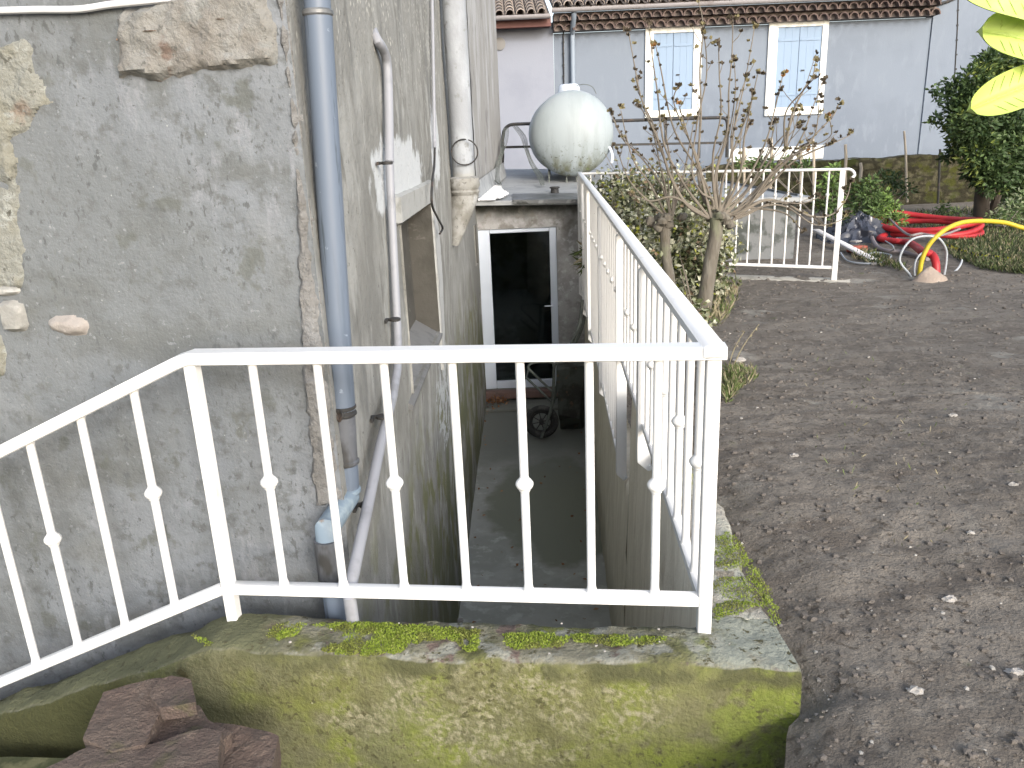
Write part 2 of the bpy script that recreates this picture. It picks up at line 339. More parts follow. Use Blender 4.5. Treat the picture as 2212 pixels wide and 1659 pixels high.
PIPEG = mat('grey_pvc_pipe', (.235, .265, .315), .45, [(('n', 9, .5, .68, (3, 3, .25)), (.195, .222, .262)), (('n', 16, .60, .66, (4, 4, .15)), (.13, .15, .17)), (('n', 30, .66, .72), (.45, .48, .52))], spec=.4)
PIPED = mat('stained_pipe_sleeve', (.20, .215, .235), .5, [(('n', 10, .48, .62, (1, 1, .4)), (.075, .075, .07)), (('n', 7, .55, .7), (.30, .32, .35))])
PIPEB = mat('bluish_offset_pipe', (.29, .345, .40), .5, [(('n', 10, .5, .62), (.40, .45, .48)), (('n', 14, .6, .68), (.27, .20, .16))])
PIPEC = mat('cement_pipe', (.30, .305, .31), .8, [(('n', 5, .42, .62, (1, 1, .5)), (.37, .378, .385)), (('n', 11, .56, .7), (.235, .235, .225)), (('a', 'Z', 1.16, .98, .2, 8), (.31, .295, .255))], bump=[(40, .4)])
PIPEW = mat('pale_waste_pipe', (.37, .365, .385), .5, [(('n', 8, .52, .7), (.29, .285, .295))])
IRON = mat('dark_iron', (.03, .03, .03), .6, [(('n', 20, .55, .7), (.07, .05, .04))])
IRONG = mat('green_grey_tube', (.10, .115, .105), .6, [(('n', 14, .5, .65), (.06, .065, .06)), (('n', 30, .62, .7), (.17, .17, .16))])
RUBBER = mat('rubber', (.035, .036, .036), .85, [(('n', 14, .5, .65), (.07, .07, .065))])
CABLE = mat('pale_cable', (.52, .53, .55), .5)
SOIL = mat('garden_soil', (.200, .184, .175), .97, [
    (('n', 1.3, .40, .62), (.26, .242, .232)), (('n', 4, .45, .66, (.6, 1.6, 1)), (.165, .148, .14)), (('n', 12, .5, .68), (.285, .266, .255)),
    (('n', 34, .54, .66), (.125, .11, .10)), (('n', 2.2, .60, .72, (1, 1, 1), 4, (7, 3, 0)), (.34, .335, .33)), ([('v', 45, .10, .05), ('n', 5, .45, .6)], (.42, .40, .375)), (('n', 6, .66, .74), (.165, .17, .12))],
    bump=[(8, .7), (26, .8), (70, .7), (160, .4)], bstr=.75)
GRAVEL = [mat('grit_grey', (.24, .225, .215), .95), mat('grit_pale', (.40, .38, .355), .95), mat('grit_dark', (.185, .168, .158), .97)]
PEBBLE = mat('pale_pebble', (.36, .345, .325), .85, [(('n', 30, .5, .7), (.28, .265, .245))], bump=[(60, .5)])
REDST = mat('red_sandstone_slab', (.088, .071, .068), .95, [(('n', 5, .42, .62), (.108, .086, .08)), (('n', 14, .52, .66), (.072, .062, .06)), (('n', 30, .58, .68), (.145, .118, .106)), (('n', 60, .60, .70), (.06, .052, .05)), (('n', 45, .62, .70, (1, 1, 1), 4, (8, 8, 8)), (.16, .142, .132)), ([('n', 3, .45, .6), ('c', .5)], (.12, .108, .10)), ([('n', 7, .58, .68), ('c', .6)], (.085, .085, .05))], bump=[(14, .6), (50, .8), (140, .6)], bstr=1.0)
SLATE = mat('grey_slate', (.30, .29, .285), .8, [(('n', 10, .5, .7), (.23, .22, .215))], bump=[(20, .5)])
FACADE = mat('lilac_grey_render', (.25, .268, .302), .95, [(('n', .8, .40, .62), (.225, .242, .275)), (('n', 3, .5, .7, (2, 2, .7)), (.265, .283, .315))], bump=[(40, .3)])
FACADE2 = mat('pale_render', (.285, .29, .308), .95, [(('n', .9, .42, .62), (.26, .265, .285))], bump=[(40, .3)])
CREAM = mat('cream_surround', (.60, .60, .565), .85)
SHUTTER = mat('pale_blue_shutter', (.34, .435, .50), .6, [(('n', 5, .5, .8, (3, 1, .3)), (.32, .41, .475)), (('n', 12, .62, .8, (2, 1, .5)), (.365, .45, .505))])
TILE = mat('canal_tile', (.19, .165, .15), .92, [(('i', .35, .65), (.22, .185, .162)), (('i', .85, .95), (.30, .255, .22)), (('n', 5, .5, .66), (.16, .145, .13)), (('n', 14, .6, .7), (.33, .31, .28))], bump=[(20, .5)])
GENOISE = mat('eaves_tile', (.12, .09, .085), .92, [(('i', .3, .8), (.15, .112, .10)), (('n', 8, .5, .7), (.11, .085, .08))])
GENBACK = mat('eaves_mortar', (.22, .19, .18), .95, [(('n', 8, .5, .7), (.27, .22, .20))])
FASCIA = mat('brown_fascia', (.125, .055, .05), .6, [(('n', 6, .5, .7, (.3, 1, 1)), (.17, .085, .075))])
GUTTER = mat('zinc_gutter', (.30, .29, .30), .5, [(('n', 4, .5, .7), (.22, .20, .20))])
TANKM = mat('tank_paint', (.375, .405, .405), .5, [(('n', 3, .44, .66, (2, 1, .5)), (.335, .365, .36)), ([('n', 5, .42, .66, (2, 1, .35)), ('a', 'Z', 1.55, 1.0, .3)], (.27, .295, .28)), ([('a', 'Z', 1.16, .86, .30, 5), ('n', 5, .38, .58, (1.6, 1, .6))], (.17, .17, .105)), ([('n', 26, .58, .66), ('a', 'Z', 1.35, .92, .3)], (.10, .10, .075)), (('n', 16, .64, .72, (3, 1, .4)), (.35, .365, .345))], spec=.35)  # green grime low down; grey fade also paints in the underside's shading
BARK = mat('bark', (.115, .10, .082), .95, [(('n', 12, .45, .65, (1, 1, .25)), (.155, .14, .118)), (('n', 25, .55, .68, (1, 1, .3)), (.10, .085, .065)), (('n', 4, .6, .7), (.14, .138, .095))], bump=[(30, 1, (1, 1, .3))], bstr=.8)
TWIG = mat('twig', (.165, .147, .122), .9, [(('n', 8, .5, .7), (.12, .105, .088))])
POD = [mat('pod_brown', (.078, .064, .046), .9), mat('pod_tan', (.17, .15, .08), .9), mat('pod_orange', (.24, .13, .05), .9)]
BARKD = mat('dark_bark', (.055, .045, .035), .95, bump=[(30, .8)])
LV = [mat('leaf_dark', (.035, .062, .02), .55), mat('leaf_mid', (.062, .10, .03), .55), mat('leaf_yellowgreen', (.13, .165, .035), .55)]
IV = [mat('ivy_dark', (.070, .085, .036), .55), mat('ivy_grey', (.19, .205, .13), .55), mat('ivy_cream', (.40, .405, .31), .55), mat('ivy_yellow', (.235, .25, .045), .55), mat('ivy_dead', (.19, .14, .09), .8)]
SHR = [mat('shrub_light', (.125, .20, .05), .6), mat('shrub_green', (.07, .115, .038), .6), mat('shrub_greyed', (.16, .19, .11), .6)]
WEED = [mat('weed_green', (.085, .115, .035), .7), mat('weed_straw', (.22, .195, .125), .8), mat('weed_dark', (.04, .056, .022), .7)]
STAKE = mat('stake_wood', (.38, .335, .27), .9, [(('n', 12, .5, .7, (1, 1, .2)), (.29, .25, .20))])
GARDW = mat('mossy_stone_wall', (.13, .12, .09), .97, [(('n', 2, .42, .6), (.085, .10, .03)), (('v', 5, .35, .6, (1, 1, 2.2)), (.055, .05, .035)), (('n', 7, .5, .66), (.20, .185, .15)), (('n', 3, .55, .66, (1, 1, 1), 4, (4, 4, 4)), (.12, .13, .03))], bump=[(6, 1.2, (1, 1, 2)), (20, .7)], bstr=1)
REDH = mat('red_conduit', (.36, .03, .036), .42, [(('n', 6, .5, .7), (.27, .024, .032))])
YELH = mat('yellow_conduit', (.42, .33, .025), .42, [(('n', 5, .5, .7), (.36, .30, .04))])
GREYC = mat('grey_cable', (.32, .35, .38), .55)
GREYP = mat('grey_brown_conduit', (.22, .19, .19), .6)
PLAST = mat('black_plastic', (.03, .033, .045), .22, [(('n', 6, .55, .7), (.07, .08, .11))], spec=.6)
TAPE = mat('tape_yellow', (.62, .60, .06), .5)
PLANK = mat('white_plank', (.70, .67, .65), .7)
BRICK = mat('red_brick', (.36, .10, .07), .9, bump=[(40, .5)])
MOUND = mat('sandy_cone', (.26, .215, .18), .95, [(('n', 12, .5, .7), (.33, .28, .24))], bump=[(30, .8)])
FRESH = mat('flash_bright_leaf', (.72, .82, .26), .5, [(('n', 12, .5, .7), (.80, .86, .42)), (('n', 55, .66, .72), (.45, .50, .12)), (('n', 6, .6, .75), (.60, .74, .18))], spec=.3)  # leaf green lightened so the colour holds the flash overexposure
VEIN = mat('leaf_vein', (.42, .52, .14), .6)
CURB = mat('curb_concrete', (.30, .29, .26), .95, [(('n', 9, .5, .66), (.22, .215, .19))], bump=[(30, .6)])
DRYLEAF = [mat('dry_leaf', (.20, .10, .05), .85), mat('dry_leaf_pale', (.30, .19, .11), .85)]

# ------------------------------------------------------------------ planes measured from the photo
SA, SB = (-.497, 2.04), (-.339, 9.2)             # house side wall
def sx(Y): return SA[0] + (SB[0] - SA[0]) * (Y - SA[1]) / (SB[1] - SA[1])
HC = Vector((sx(2.04), 2.04, 0))                  # house corner
FD = Vector((-1, .12, 0)).normalized()            # along the house front, leftwards
FN = Vector((-.12, -1, 0)).normalized()           # its outward normal
FA, FB = (HC.x - 3 * 1, HC.y + 3 * .12), (HC.x, HC.y)
RA, RB = (-2.0, 1.9965), (.458, 1.70)             # front railing
GA, GB = (.455, 1.70), (.866, 9.1)                # side railing
def gx(Y): return GA[0] + (GB[0] - GA[0]) * (Y - GA[1]) / (GB[1] - GA[1])
def ry(x): return RA[1] + (RB[1] - RA[1]) * (x - RA[0]) / (RB[0] - RA[0])
def sst(a, b, x): t = max(0, min(1, (x - a) / (b - a))); return t * t * (3 - 2 * t)
FLOOR = -1.86
NEAR_END = 3.72                                   # where the near, tall part of the retaining wall stops

# ------------------------------------------------------------------ ground
BK = atZ(1722, 1659, -.06)
def xl(Y):
    if Y < 1.535: return .652 + (BK.x - .652) * (1.535 - Y) / (1.535 - BK.y) + .005 * nz((0, Y, 0), 14) - .030 * sst(0, .05, 1.535 - Y)
    return lerp(.652, gx(Y) + .185, sst(1.535, 1.75, Y)) if Y < NEAR_END else gx(Y) + .10
def gbase(x, Y):
    z = lerp(.035, -.20, sst(2.2, 8.0, Y)) + .016 * nz((x, Y, 0), .9) + .006 * nz((x, Y, 3), 3)
    d = x - xl(Y)
    z -= .36 * math.exp(-(d / .28) ** 2) * sst(3.7, 4.4, Y)
    z -= .05 * math.exp(-(d / .15) ** 2) * (1 - sst(3.3, 3.7, Y))
    z -= .03 * (1 - sst(0, .10, d)) * (1 - sst(1.45, 1.95, Y)) + .05 * (1 - sst(.80, 1.5, Y))
    return z
def gz(x, Y):
    return gbase(x, Y) + .010 * nz((x, Y, 1), 7) + .008 * nz((x, Y, 2), 17) + .006 * nz((x, Y, 5), 38)
mb = MB()
ds = [0] + frange(.002, 2.0, .022) + frange(2.0, 6, .06)[1:] + frange(6, 14, .3)[1:] + [18, 26, 40]
ys = [-6, -3, -1, 0, .5] + frange(.8, 4.2, .024) + frange(4.2, 9.5, .045)[1:] + frange(9.5, 16.5, .15)[1:] + [20, 30, 45]
def gpt(d_, Y):
    x = xl(Y) + d_
    return (x, Y, gz(x, Y) - (.5 if d_ == 0 and Y < 1.6 else 0))
mb.grid(gpt, ds, ys)
tag(mb.build('ground', SOIL), kind='structure')
mb = MB(); mb.grid(lambda a, b: (a, b, -.42 + max(.19 * (1 - sst(-1.12, -.98, a)), .40 * sst(-1.20, -1.02, a) * (1 - sst(-.66, -.52, a)) * (1 - sst(1.36, 1.43, b))) + .014 * nz((a, b, 0), 6)), frange(-7, -1.4, .2) + frange(-1.4, .95, .02)[1:], frange(-6, .8, .2) + frange(.8, 1.72, .02)[1:])
tag(mb.build('lower_ground', mat('mossy_ground', (.042, .045, .022), .95, [(('n', 5, .45, .65), (.026, .03, .014)), (('n', 14, .5, .66), (.065, .065, .035)), ([('a', 'X', -1.05, -.85, .3, 5), ('n', 9, .3, .6)], (.115, .11, .062))], bump=[(20, .8)])), kind='structure')
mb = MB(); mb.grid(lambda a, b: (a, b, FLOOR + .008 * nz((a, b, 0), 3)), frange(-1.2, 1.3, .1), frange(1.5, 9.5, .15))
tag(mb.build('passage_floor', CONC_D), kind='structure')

# gravel and clods lying in the soil: uncountable
mb = MB()
for k in range(11000):
    Y = 1.1 + 9 * rnd.random() ** 1.5
    x = xl(Y) + .03 + rnd.random() ** 1.2 * (1.0 + .62 * Y)
    s = .0020 + .0062 * rnd.random() ** 4 * (1 + .16 * Y)
    mi = 1 if rnd.random() < .05 else (0 if rnd.random() < .22 else 2); s *= 1.25 if mi == 2 else .75
    mb.blob((x, Y, gz(x, Y) + s * .15), (s, s * rnd.uniform(.6, 1.3), s * rnd.uniform(.4, .8)), rnd.random() * 50, .5, 5, 4, mi)
tag(mb.build('gravel', GRAVEL, smooth=False), kind='stuff')

# ------------------------------------------------------------------ stone house on the left
house = thing('stone_house', (-2, 4, -1.9), 'old grey rendered house with downpipes on its corner left of the passage', 'house')
mb = MB()
def hf(u, z):
    p = HC + FD * u
    k = .010 * nz((p.x, z, 0), 2.2) + .006 * nz((p.x, z, 2), 7) + .003 * nz((p.x, z, 4), 26)
    q = p + FN * (k if u > .001 else 0); return (q.x, q.y, z)
us = frange(0, 1.6, .02) + frange(1.6, 5, .2)[1:]
mb.grid(hf, us, frange(-1.9, -.2, .1) + frange(-.2, 2.6, .02)[1:] + [3.5, 5.0], flip=True)
mb.build('front_wall', RENDER_F, house)
# side wall with a blocked window and two air slits, all real recesses
wy0, wy1, wz0, wz1 = 3.45, 4.68, .20, .97
holes = [(wy0, wy1, wz0, wz1, .13), (8.72, 8.92, -.02, .42, .06), (8.9, 9.15, 2.1, 2.75, .06)]
ybr = sorted(set([round(v, 4) for v in frange(2.04, 9.6, .07)] + [h_[i] for h_ in holes for i in (0, 1)]))
zbr = sorted(set([round(v, 4) for v in frange(-1.9, 2.8, .07) + [3.6, 5.0]] + [h_[i] for h_ in holes for i in (2, 3)]))
def sw(Y, z):
    k = .010 * nz((Y, z, 9), 1.4) + .004 * nz((Y, z, 7), 8)
    if abs(Y - 2.04) < .001: k = 0
    return Vector((sx(Y) + k - .05 * 0, Y, z))
mb = MB(); vid = {}
def sv(i, j):
    if (i, j) not in vid: vid[(i, j)] = len(mb.v); mb.v.append(tuple(sw(ybr[i], zbr[j])))
    return vid[(i, j)]
for j in range(len(zbr) - 1):
    for i in range(len(ybr) - 1):
        yc, zc = (ybr[i] + ybr[i + 1]) / 2, (zbr[j] + zbr[j + 1]) / 2
        if any(h_[0] < yc < h_[1] and h_[2] < zc < h_[3] for h_ in holes): continue
        mb.f.append([sv(i, j), sv(i + 1, j), sv(i + 1, j + 1), sv(i, j + 1)]); mb.m.append(0)
for h_ in holes:
    y0, y1, z0, z1, dp = h_
    def q(Y, z, b): return tuple(sw(Y, z) + Vector((-dp if b else 0.012, 0, 0)))
    for (a, b) in (((y0, z0), (y1, z0)), ((y1, z0), (y1, z1)), ((y1, z1), (y0, z1)), ((y0, z1), (y0, z0))):
        mb.quad(q(*a, 0), q(*b, 0), q(*b, 1), q(*a, 1), 1 if a[0] == y1 and b[0] == y1 else 0)
    mb.quad(q(y0, z0, 1), q(y1, z0, 1), q(y1, z1, 1), q(y0, z1, 1), 1)
mb.build('side_wall', [RENDER_S, RECESS], house)
# lintel and sloping sill of the blocked window
mb = MB()
mb.grid(lambda Y, z: (sx(Y) + .026 + .004 * nz((Y, z, 3), 12) - (.03 if z < wz1 + .001 or z > wz1 + .125 or Y < wy0 - .06 or Y > wy1 + .06 else 0), Y, z), frange(wy0 - .08, wy1 + .08, .04), frange(wz1 - .0, wz1 + .13, .012))
mb.build('lintel', LINTEL, house)
mb = MB()
p = [(-.15, wz0 + .09), (.024, wz0 - .02), (.02, wz0 - .04), (-.02, wz0 - .04)]
for a in range(4):
    b = (a + 1) % 4
    mb.quad(*[(sx(Y) + pp[0], Y, pp[1]) for Y, pp in ((wy0 - .12, p[a]), (wy1 + .03, p[a]), (wy1 + .03, p[b]), (wy0 - .12, p[b]))])
mb.add([(sx(wy0 - .12) + pp[0], wy0 - .12, pp[1]) for pp in p], [(0, 1, 2, 3)]); mb.add([(sx(wy1 + .03) + pp[0], wy1 + .03, pp[1]) for pp in p], [(3, 2, 1, 0)])
mb.build('sill', mat('sill_cement', (.33, .33, .325), .85, [(('n', 9, .5, .7), (.25, .25, .24))], bump=[(30, .4)]), house, smooth=False)
mb = MB()  # plaster jamb beyond the window
mb.grid(lambda Y, z: (sx(Y) + .018 + .004 * nz((Y, z, 3), 9) - (.03 if Y < wy1 + .01 or Y > wy1 + .10 + .03 * nz((0, z, 0), 5) else 0), Y, z), frange(wy1, wy1 + .14, .02), frange(wz0 - .25, wz1 + .02, .03))
mb.build('jamb', LINTEL, house)
# far projecting block past the porch
mb = MB()
xa, ya = sx(9.55) + .01, 9.55; e = atY(1078, 200, 11.6); xb, yb = e.x, e.y
mb.grid(lambda t, z: (lerp(xa, xb, t) + .006 * nz((t * 2, z, 0), 4), lerp(ya, yb, t), z), frange(0, 1, .08), frange(.2, 5, .1))
mb.quad((xb, yb, .2), (xb - 1.5, yb + .2, .2), (xb - 1.5, yb + .2, 5), (xb, yb, 5))
mb.quad((-.6, 9.5, 5), (xb, yb, 5), (-3, 12, 5), (-5.5, 9.5, 5))
mb.build('rear_block', FARBLOCK, house)
mb = MB(); mb.quad((-5.5, 2.6, 5), (HC.x, HC.y, 5), (sx(9.6), 9.6, 5), (-5.5, 9.6, 5)); mb.quad((-5.5, 2.6, -1.9), (-5.5, 9.6, -1.9), (-5.5, 9.6, 5), (-5.5, 2.6, 5))
mb.build('flat_roof', FARBLOCK, house, smooth=False)
# exposed stonework on the front: raised, uneven patches
UZ = Vector((0, 0, 1)); EX = -FD
def fpts(L, s=.5): return [onpl(x * s, y * s, FA, FB) for x, y in L]
def q3(L): return [onpl(x / 2, 829.5 + y / 2, FA, FB) for x, y in L]
mb = MB(); plaque(mb, fpts([(1185, -60), (1250, 470), (1275, 800), (1290, 1200), (1310, 1659)]) + q3([(1340, 300), (1358, 545)]) + [HC + Vector((-.005, 0, .345)), HC + Vector((-.005, 0, 2.1))], EX, UZ, FN, .014, .012, .007, .005, .014, seed=3)
mb.build('corner_render', QUOIN, house)
mb = MB(); plaque(mb, fpts([(495, 55), (640, 20), (760, -30), (1150, -60), (1195, 110), (1218, 285), (1160, 295), (1040, 312), (860, 330), (700, 365), (620, 352), (515, 345), (505, 200)]), EX, UZ, FN, .030, .022, .010, .014, .014, seed=9)
cor = mb.build('corbel_stone', SAND, house); cor['label'] = 'large tan sandstone block proud of the grey wall'
mb = MB(); plaque(mb, fpts([(500, 160), (760, 118), (1165, 50), (1165, 66), (760, 136), (505, 178)]), EX, UZ, FN, .041, .006, .006, .003, .003, seed=2)
mb.build('groove', GROOVE, cor)
mb = MB(); plaque(mb, fpts([(-40, 150), (60, 165), (95, 150), (160, 215), (150, 285), (195, 370), (192, 450), (110, 540), (60, 620), (60, 700), (80, 800), (100, 950), (142, 1090), (128, 1230), (90, 1250), (-40, 1240)]), EX, UZ, FN, .008, .014, .008, .010, .026, seed=5)
mb.build('bare_masonry', RUBBLE, house)
mb = MB(); plaque(mb, fpts([(-30, 1235), (60, 1230), (105, 1245), (95, 1275), (40, 1285), (-30, 1280)]), EX, UZ, FN, .018, .012, .008, .007, .005, seed=15)
plaque(mb, fpts([(0, 1300), (60, 1292), (108, 1310), (128, 1400), (120, 1430), (60, 1440), (20, 1425)]), EX, UZ, FN, .022, .012, .008, .006, .006, seed=25)
mb.build('grey_block', GREYST, house)
mb = MB(); plaque(mb, fpts([(195, 1385), (230, 1360), (300, 1358), (370, 1380), (385, 1410), (370, 1445), (290, 1455), (215, 1425)]), EX, UZ, FN, .018, .018, .008, .006, .006, seed=33)
mb.build('oval_stone', PINKST, house)
mb = MB(); plaque(mb, fpts([(-30, 1440), (10, 1440), (25, 1550), (15, 1620), (-30, 1640)]), EX, UZ, FN, .008, .008, .008, .006, .006, seed=41)
mb.build('bare_masonry', RUBBLE, house)

# cable along the top of the front
mb = MB(); mb.tube(smooth_path([onpl(x, y, FA, FB, .018) for x, y in ((-1400, 60), (-600, 38), (-160, 26), (0, 23), (80, 21), (170, 20), (240, 10), (330, 1), (460, -12))]), .0085, 8)
tag(mb.build('cable', CABLE), 'pale grey cable slung along the top of the grey house wall', 'cable')

# ------------------------------------------------------------------ pipes on the side wall
def spt(x, y, off): return onpl(x, y, SA, SB, off)
r1 = .033
top = spt(683, -60, .05); dp = thing('downpipe', (top.x, top.y, -1.8), 'grey plastic downpipe with an angled offset on the house corner behind the white railing', 'downpipe')
P1 = [spt(660, -150, .045), spt(683, 0, .045), spt(716, 500, .045), spt(737, 884, .045)]
# keep the run straight and upright between its measured ends
zt, zb = P1[0].z, P1[3].z
Yp = 2.13; pa_, pb_ = atY(685, 0, Yp), atY(741, 880, Yp)
def onpipe(z, Y=Yp): return Vector((pb_.x + (pa_.x - pb_.x) * (z - pb_.z) / (pa_.z - pb_.z), Y, z))
def zof(x, y, Y): return atY(x, y, Y).z
za, zb_, zc, zd = 1.42, zof(740, 884, Yp), zof(747, 1000, Yp), zof(750, 1072, Yp)
mb = MB(); mb.tube([onpipe(2.6), onpipe(1.62)], r1, 20); mb.tube([onpipe(1.625), onpipe(zb_)], r1 + .0018, 20); mb.build('upper_pipe', PIPEG, dp)
mb = MB(); mb.lathe([(r1 + .002, 0), (r1 + .0055, .004), (r1 + .0055, .012), (r1 + .002, .016)], onpipe(1.612), n=20); mb.build('joint_ring', ZINC, dp)
mb = MB(); mb.lathe([(r1, 0), (r1 + .006, .004), (r1 + .006, .010), (r1 + .002, .014), (r1 + .002, .02), (r1 + .006, .024), (r1 + .006, .030), (r1, .034)], onpipe(zb_ - .02), n=20)
mb.beam(onpipe(zb_ - .003) + Vector((-.1, 0, 0)), onpipe(zb_ - .003), .02, .01); mb.tube(smooth_path([onpipe(zb_) + Vector((.0, -r1 - .004, .01)), onpipe(zb_) + Vector((.008, -r1 - .018, .0)), onpipe(zb_) + Vector((-.004, -r1 - .014, -.02)), onpipe(zb_) + Vector((-.012, -r1 - .003, -.004))]), .0035, 6)
mb.build('clamp', IRON, dp)
mb = MB(); mb.tube([onpipe(zb_ - .02), onpipe(zc)], r1, 20); mb.lathe([(r1 + .001, 0), (r1 + .005, .004), (r1 + .005, .012), (r1 + .001, .016)], onpipe(zc - .004), n=20); mb.build('sleeve', PIPED, dp)
low = atY(708, 1165, 1.925); Yl = low.y
mb = MB(); mb.tube([onpipe(zc), onpipe(zd + .02)], r1, 20); mb.build('lower_pipe', PIPEG, dp)
def onlow(z): return Vector((low.x, Yl, z))
mb = MB(); mb.tube([onpipe(zd + .03), onpipe(zd), onlow(low.z + .03), onlow(low.z + .005)], r1, 20); mb.lathe([(r1 + .001, 0), (r1 + .005, .003), (r1 + .005, .012), (r1, .016)], onpipe(zd + .012), n=20)
mb.build('offset_bend', PIPEB, dp)
mb = MB(); mb.tube([onlow(low.z + .004), onlow(low.z - .13)], r1 + .006, 20); mb.build('socket', PIPED, dp)
mb = MB(); mb.tube([onlow(low.z - .1), onlow(FLOOR)], r1, 20); mb.build('drain_pipe', PIPEG, dp)
# thin waste pipe: bends out of the wall, drops, then runs down along the wall towards the camera
wpts = [spt(800, 52, -.04), spt(812, 82, .012), spt(830, 112, .028), spt(837, 150, .03)]
wp = thing('waste_pipe', (sx(3.5), 3.5, -.2), 'thin pale waste pipe bent out of the side wall and running beside the blocked window', 'pipe')
mb = MB(); Yw = wpts[-1].y
mb.tube(smooth_path([wpts[0], wpts[1], wpts[2], wpts[3], spt(840, 250, .03), spt(841, 350, .03)], 5), .0185, 12); mb.build('top_bend', PIPEW, wp)
mb = MB(); mb.tube([spt(841, 345, .03), spt(848, 500, .03), spt(858, 700, .03), spt(860, 760, .035), spt(858, 800, .045), spt(850, 850, .05)], .0165, 12); mb.build('drop_pipe', PIPEW, wp)
mb = MB(); mb.tube([spt(850, 850, .05), spt(822, 960, .05), spt(793, 1100, .05), spt(760, 1255, .05), spt(755, 1290, .05), spt(768, 1380, .05)], .0175, 12); mb.build('sloping_run', PIPEW, wp)
for (x, y) in ((836, 352), (853, 690), (826, 900), (792, 1090)):
    mb = MB(); c = spt(x, y, .04); mb.lathe([(.018, -.006), (.022, -.004), (.022, .004), (.018, .006)], c, n=12); mb.beam(c + Vector((-.07, 0, 0)), c, .012, .010); mb.beam(c + Vector((-.03, -.04, 0)), c + Vector((-.03, .0, 0)), .008, .012)
    mb.build('bracket', IRON, wp)
# big cement downpipe
Yb = 6.2; rb = .085
def onb(z): return Vector((sx(Yb) + rb + .02, Yb, z))
zsh = zof(965, 385, Yb)
bp = thing('downpipe', onb(.6), 'thick pale cement downpipe ending in a cracked cement hood above the passage', 'downpipe')
mb = MB(); mb.tube([onb(5), onb(zsh - .02)], rb, 28); mb.build('pipe', PIPEC, bp)
mb = MB(); mb.lathe([(rb, .0), (rb + .03, -.015), (rb + .035, -.07), (rb + .02, -.1), (rb + .03, -.115), (rb + .015, -.15)], onb(zsh + .01), n=24)
z0 = zsh - .13; k0 = len(mb.v); n_ = 16; rows = 8
for i in range(rows + 1):
    t = i / rows
    for j in range(n_):
        a = 2 * math.pi * j / n_; rr = (rb + .025) * (1 - .75 * t ** 1.4)
        mb.v.append((onb(0).x - .085 * t + math.cos(a) * rr, Yb - .18 * t + math.sin(a) * rr, z0 - .36 * t + .01 * nz((a, t, 1), 3)))
for i in range(rows):
    for j in range(n_): mb.f.append([k0 + i * n_ + j, k0 + (i + 1) * n_ + j, k0 + (i + 1) * n_ + (j + 1) % n_, k0 + i * n_ + (j + 1) % n_]); mb.m.append(0)
mb.build('cement_hood', mat('hood_cement', (.28, .272, .248), .9, [(('n', 7, .43, .62), (.18, .17, .145)), (('n', 5, .52, .66), (.40, .395, .38)), (('n', 30, .6, .7), (.12, .115, .1))], bump=[(25, .7)]), bp)
mb = MB(); mb.blob(atY(1012, 402, Yb - .02), (.055, .05, .055), 3, .5, 12, 9); mb.build('plaster_dab', WHITEP, bp)
mb = MB(); c = onb(zof(972, 330, Yb - .1)) + Vector((.02, -rb - .015, 0))
mb.tube([c + Vector((math.cos(a) * .098, -.01 * math.sin(a * 2), math.sin(a) * .092)) for a in [R(80 + 350 * i / 40) for i in range(41)]], .0055, 6)
tag(mb.build('wire_ring', IRON), 'ring of dark wire hung around the thick cement downpipe', 'wire')
mb = MB(); mb.tube(smooth_path([spt(939, 320, .03), spt(938, 360, .035), spt(934, 390, .06), spt(933, 440, .06), spt(945, 470, .05), spt(956, 492, .04), spt(950, 505, .03)]), .007, 6)
tag(mb.build('cable', IRON), 'black cable looped down beside the cement hood on the side wall', 'cable')
mb = MB(); mb.tube([spt(932, -80, .02), spt(939, 320, .02)], .010, 8); tag(mb.build('conduit', PIPEW), 'slim pale conduit running up beside the thick cement downpipe', 'pipe')

# ------------------------------------------------------------------ parapet wall under the front railing, and the retaining wall
WT = .09
def slope_z(x):
    a = onpl(470, 1338, RA, RB); b = onpl(0, 1514, RA, RB)
    return WT if x > a.x + .03 else WT + (b.z - a.z) / (b.x - a.x) * (x - a.x - .03)
par = thing('parapet_wall', (-.1, 1.62, -.42), 'mossy low wall under the front railing with a sloping left end', 'wall')
mb = MB()
us = frange(-2.6, -1.7, .15) + frange(-1.7, .648, .016)[1:]
prof = [(-.004, -1.9), (0, -.05), (.002, -.018), (.012, -.004), (.04, 0), (.09, 0), (.13, 0)]
def psec(x):
    zt = slope_z(x); yf = ry(x) - (.145 if x > -.8 else .145 - .05 * sst(-.8, -1.3, x)); yr = ry(x) + .022 + .05 * sst(.44, .50, x)
    hy = HC.y - .12 * (x - HC.x)
    o = []
    for t in [i / 14 for i in range(15)]: o.append((yf, zt - .80 + .76 * t))
    o += [(yf + .001, zt - .028), (yf + .004, zt - .014), (yf + .012, zt - .004)]
    for t in [i / 8 for i in range(1, 8)]: o.append((yf + .012 + (yr - yf - .02) * t, zt))
    o += [(yr - .004, zt - .003), (yr, zt - .012), (yr, zt - .06), (yr, zt - .6), (yr, -1.9)]
    return o
k0 = 0; secs = [psec(x) for x in us]; n_ = len(secs[0])
for x, s in zip(us, secs):
    for i, (y, z) in enumerate(s):
        q = Vector((x * 1.0, y, z)); k = .013 * noise.noise(q * 5) + .007 * noise.noise(q * 16) + .004 * noise.noise(q * 45)
        mb.v.append((x, y + (k if i < 24 else 0) * (1 if i < 18 else .3), z + (k * (1.1 if 14 < i < 26 else .2))))
for i in range(len(us) - 1):
    for j in range(n_ - 1): mb.f.append([i * n_ + j, (i + 1) * n_ + j, (i + 1) * n_ + j + 1, i * n_ + j + 1]); mb.m.append(0)
mb.f.append([(len(us) - 1) * n_ + j for j in range(n_)]); mb.m.append(0)
mb.build('wall', MOSSWALL, par, ang=60)
